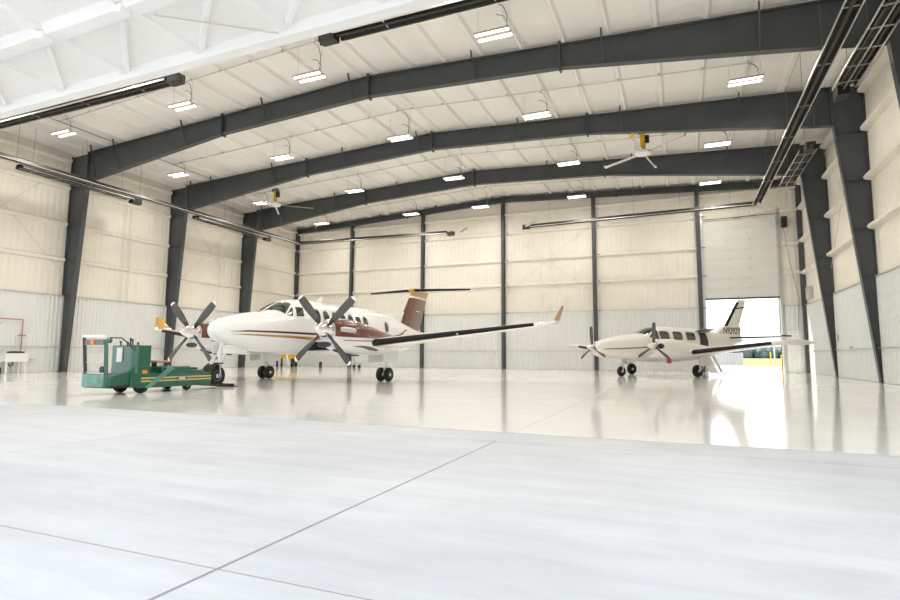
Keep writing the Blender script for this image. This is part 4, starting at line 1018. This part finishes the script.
tag(MB().box((-28.5, 14.9, 0), (-28.1, 15.2, .28)).build('mop_bucket', M['black'], bevel=.03), 'black bucket on the floor beside the white sink', 'bucket')
cp = thing('copper_pipe', 'copper water pipe on the left wall above the white sink', 'pipe', (WL + .16, 15.4, 0))
MB().tube([(0, -.8, 2.5), (0, .84, 2.5), (0, .86, 2.47), (0, .86, .95)], .022, 8).build('pipe_run', M['copper'], cp)
MB().tube([(0, .7, 1.75), (0, 1.02, 1.75)], .03, 8).build('valve', M['copper'], cp)
MB().tube([(0, -.8, 2.28), (0, -.05, 2.28)], .02, 8).build('branch_pipe', M['copper'], cp)
MB().tube([(0, .98, .62), (0, 1.5, .62)], .03, 8).build('spigot', M['galv'], cp)

# yellow-topped work cart behind the turboprop
yc = thing('work_cart', 'yellow topped cart with black legs behind the turboprop under its fuselage', 'cart', (-26.75, 33.0, 0))
MB().box((-.95, -.35, .62), (.85, .35, .92)).build('tray', M['yellow'], yc, smooth=0, bevel=.03)
for x in (-.7, .62):
    for y in (-.25, .25):
        l = MB().box((x - .05, y - .05, .14), (x + .05, y + .05, .64)).build('leg', M['black'], yc, smooth=0)
        MB().lathe([(.02, -.04), (.11, -.035), (.12, 0), (.11, .035), (.02, .04)], (x, y, .12), 'x', 14).build('caster', M['rubber'], l)
MB().bar((.25, -.4, .9), (.55, -.45, .15), .16, .08).build('brace_strut', M['plastic'], yc, smooth=0)
tag(MB().lathe([(.02, 0), (.1, .0), (.11, .1), (.1, .36), (.05, .42), (.02, .44)], (-23.0, 31.9, 0), n=18).build('canister', M['dark']), 'dark round canister on the floor behind the right propeller of the turboprop', 'canister')
st = thing('stool_cart', 'small grey wheeled cart on the floor behind the turboprop right landing gear', 'cart', (-20.65, 33.0, 0))
MB().box((-.3, -.2, .25), (.3, .2, .42)).build('box', M['galv'], st, bevel=.03)
for x in (-.2, .2): MB().lathe([(.02, -.03), (.12, -.03), (.12, .03), (.02, .03)], (x, -.2, .12), 'y', 14).build('wheel', M['rubber'], st)
MB().tube([(-.28, 0, .3), (-.4, 0, .75)], .02, 8).build('handle', M['black'], st)

# ------------------------------------------------------------------ outside behind the tail door
pl = thing('light_pole', 'tall thin pale lamp post standing beyond the tail door', 'lamp post', (16.6, 121.5, 0))
MB().tube([(0, 0, 0), (0, 0, 13.2)], [.1, .07], 10).build('pole', M['white_steel'], pl)
MB().box((-1.0, -.15, 13.1), (.6, .15, 13.35)).build('lamp_head', M['galv'], pl, smooth=0)
MB().lathe([(.01, 0), (.4, 0), (.4, .5), (.01, .52)], n=12).build('base', M['galv'], pl)
for (x, y, h, lb) in ((5.75, 39.0, 1.05, 'yellow guard post just outside the tail door, the nearer one'), (12.6, 96.0, 1.6, 'yellow guard post on the grass beyond the tail door, the farther one')):
    tag(MB().lathe([(.01, 0), (.09, 0), (.09, h - .06), (.06, h - .01), (.01, h)], (x, y, 0), n=14).build('bollard', M['yellow']), lb, 'bollard', 'yellow guard posts')
fn = thing('screen_fence', 'low grey corrugated fence panel on the grass beyond the tail door', 'fence', (4.1, 60, 0))
mb = MB(); k = 0; x = -1.45
pts = []
while x < 1.45:
    pts += [(x, 0), (x + .12, 0), (x + .15, .05), (x + .26, .05)]; x += .29
lo = [(a, -b, .12) for a, b in pts]; hi = [(a, -b, 1.28) for a, b in pts]
mb.loft([lo, hi], closed=False); mb.loft([[(a, b + .1, c) for a, b, c in hi], [(a, b + .1, c) for a, b, c in lo]], closed=False)
mb.build('panel', M['fence'], fn, smooth=0)
for x in (-1.4, 0, 1.4): MB().box((x - .05, .02, -.02), (x + .05, .12, 1.3)).build('post', M['galv'], fn, smooth=0)
# tree line far off, its haze put into the leaf colour
mb = MB()
for k in range(330):
    x = random.uniform(-30, 130); y = 392 + random.uniform(-8, 8); h = random.uniform(5.5, 8.5)
    for zz, r in ((h * .25, h * .36), (h * .6, h * .33)):
        c = (x + random.uniform(-1, 1), y, zz)
        prof = [(.02 * r, -r), (.7 * r, -.7 * r), (r, 0), (.72 * r, .68 * r), (.02 * r, r)]
        o = len(mb.v); mb.lathe(prof, c, n=8)
        for i in range(o, len(mb.v)):
            v = mb.v[i]; mb.v[i] = (v[0] + random.uniform(-.1, .1) * r, v[1] + random.uniform(-.1, .1) * r, v[2] + random.uniform(-.12, .12) * r)
tag(mb.build('tree_line', M['leaf'], smooth=60), 'hazy grey green tree line beyond the field outside the tail door', 'trees', kind='stuff')

# ------------------------------------------------------------------ light, sky, camera
sc = bpy.context.scene
w = bpy.data.worlds.new('sky'); sc.world = w; w.use_nodes = True
bg = w.node_tree.nodes['Background']; bg.inputs['Color'].default_value = (.90, .95, 1.0, 1); bg.inputs['Strength'].default_value = 2.4
sun = bpy.data.lights.new('sun', 'SUN'); sun.energy = 9.0; sun.angle = R(.6); sun.color = (1, .93, .80)
so = bpy.data.objects.new('sun', sun); COL.objects.link(so)
so.rotation_euler = Vector((1.0, -.37, -.62)).to_track_quat('-Z', 'Y').to_euler()

F = 550.17; Pp = R(5.7394); Rr = R(-.2638); Aa = R(-22.6581); Hc = .7273 * 1.2475
cA, sA, cP, sP = math.cos(Aa), math.sin(Aa), math.cos(Pp), math.sin(Pp)
r = Vector((cA, -sA, 0)); f = Vector((sA * cP, cA * cP, sP)); u = Vector((-sA * sP, -cA * sP, cP))
r2 = r * math.cos(Rr) - u * math.sin(Rr); u2 = r * math.sin(Rr) + u * math.cos(Rr)
cam = bpy.data.cameras.new('camera'); cam.sensor_width = 36; cam.sensor_fit = 'HORIZONTAL'; cam.lens = F / 900 * 36; cam.clip_start = .05; cam.clip_end = 2000
co = bpy.data.objects.new('camera', cam); COL.objects.link(co)
m4 = Matrix((r2, u2, -f)).transposed().to_4x4(); m4.translation = (0, 0, Hc); co.matrix_world = m4
sc.camera = co
sc.view_settings.view_transform = 'Standard'; sc.view_settings.look = 'None'; sc.view_settings.gamma = 1; sc.view_settings.use_curve_mapping = False
sc.view_settings.exposure = 0.0
sc.cycles.max_bounces = 10; sc.cycles.diffuse_bounces = 6
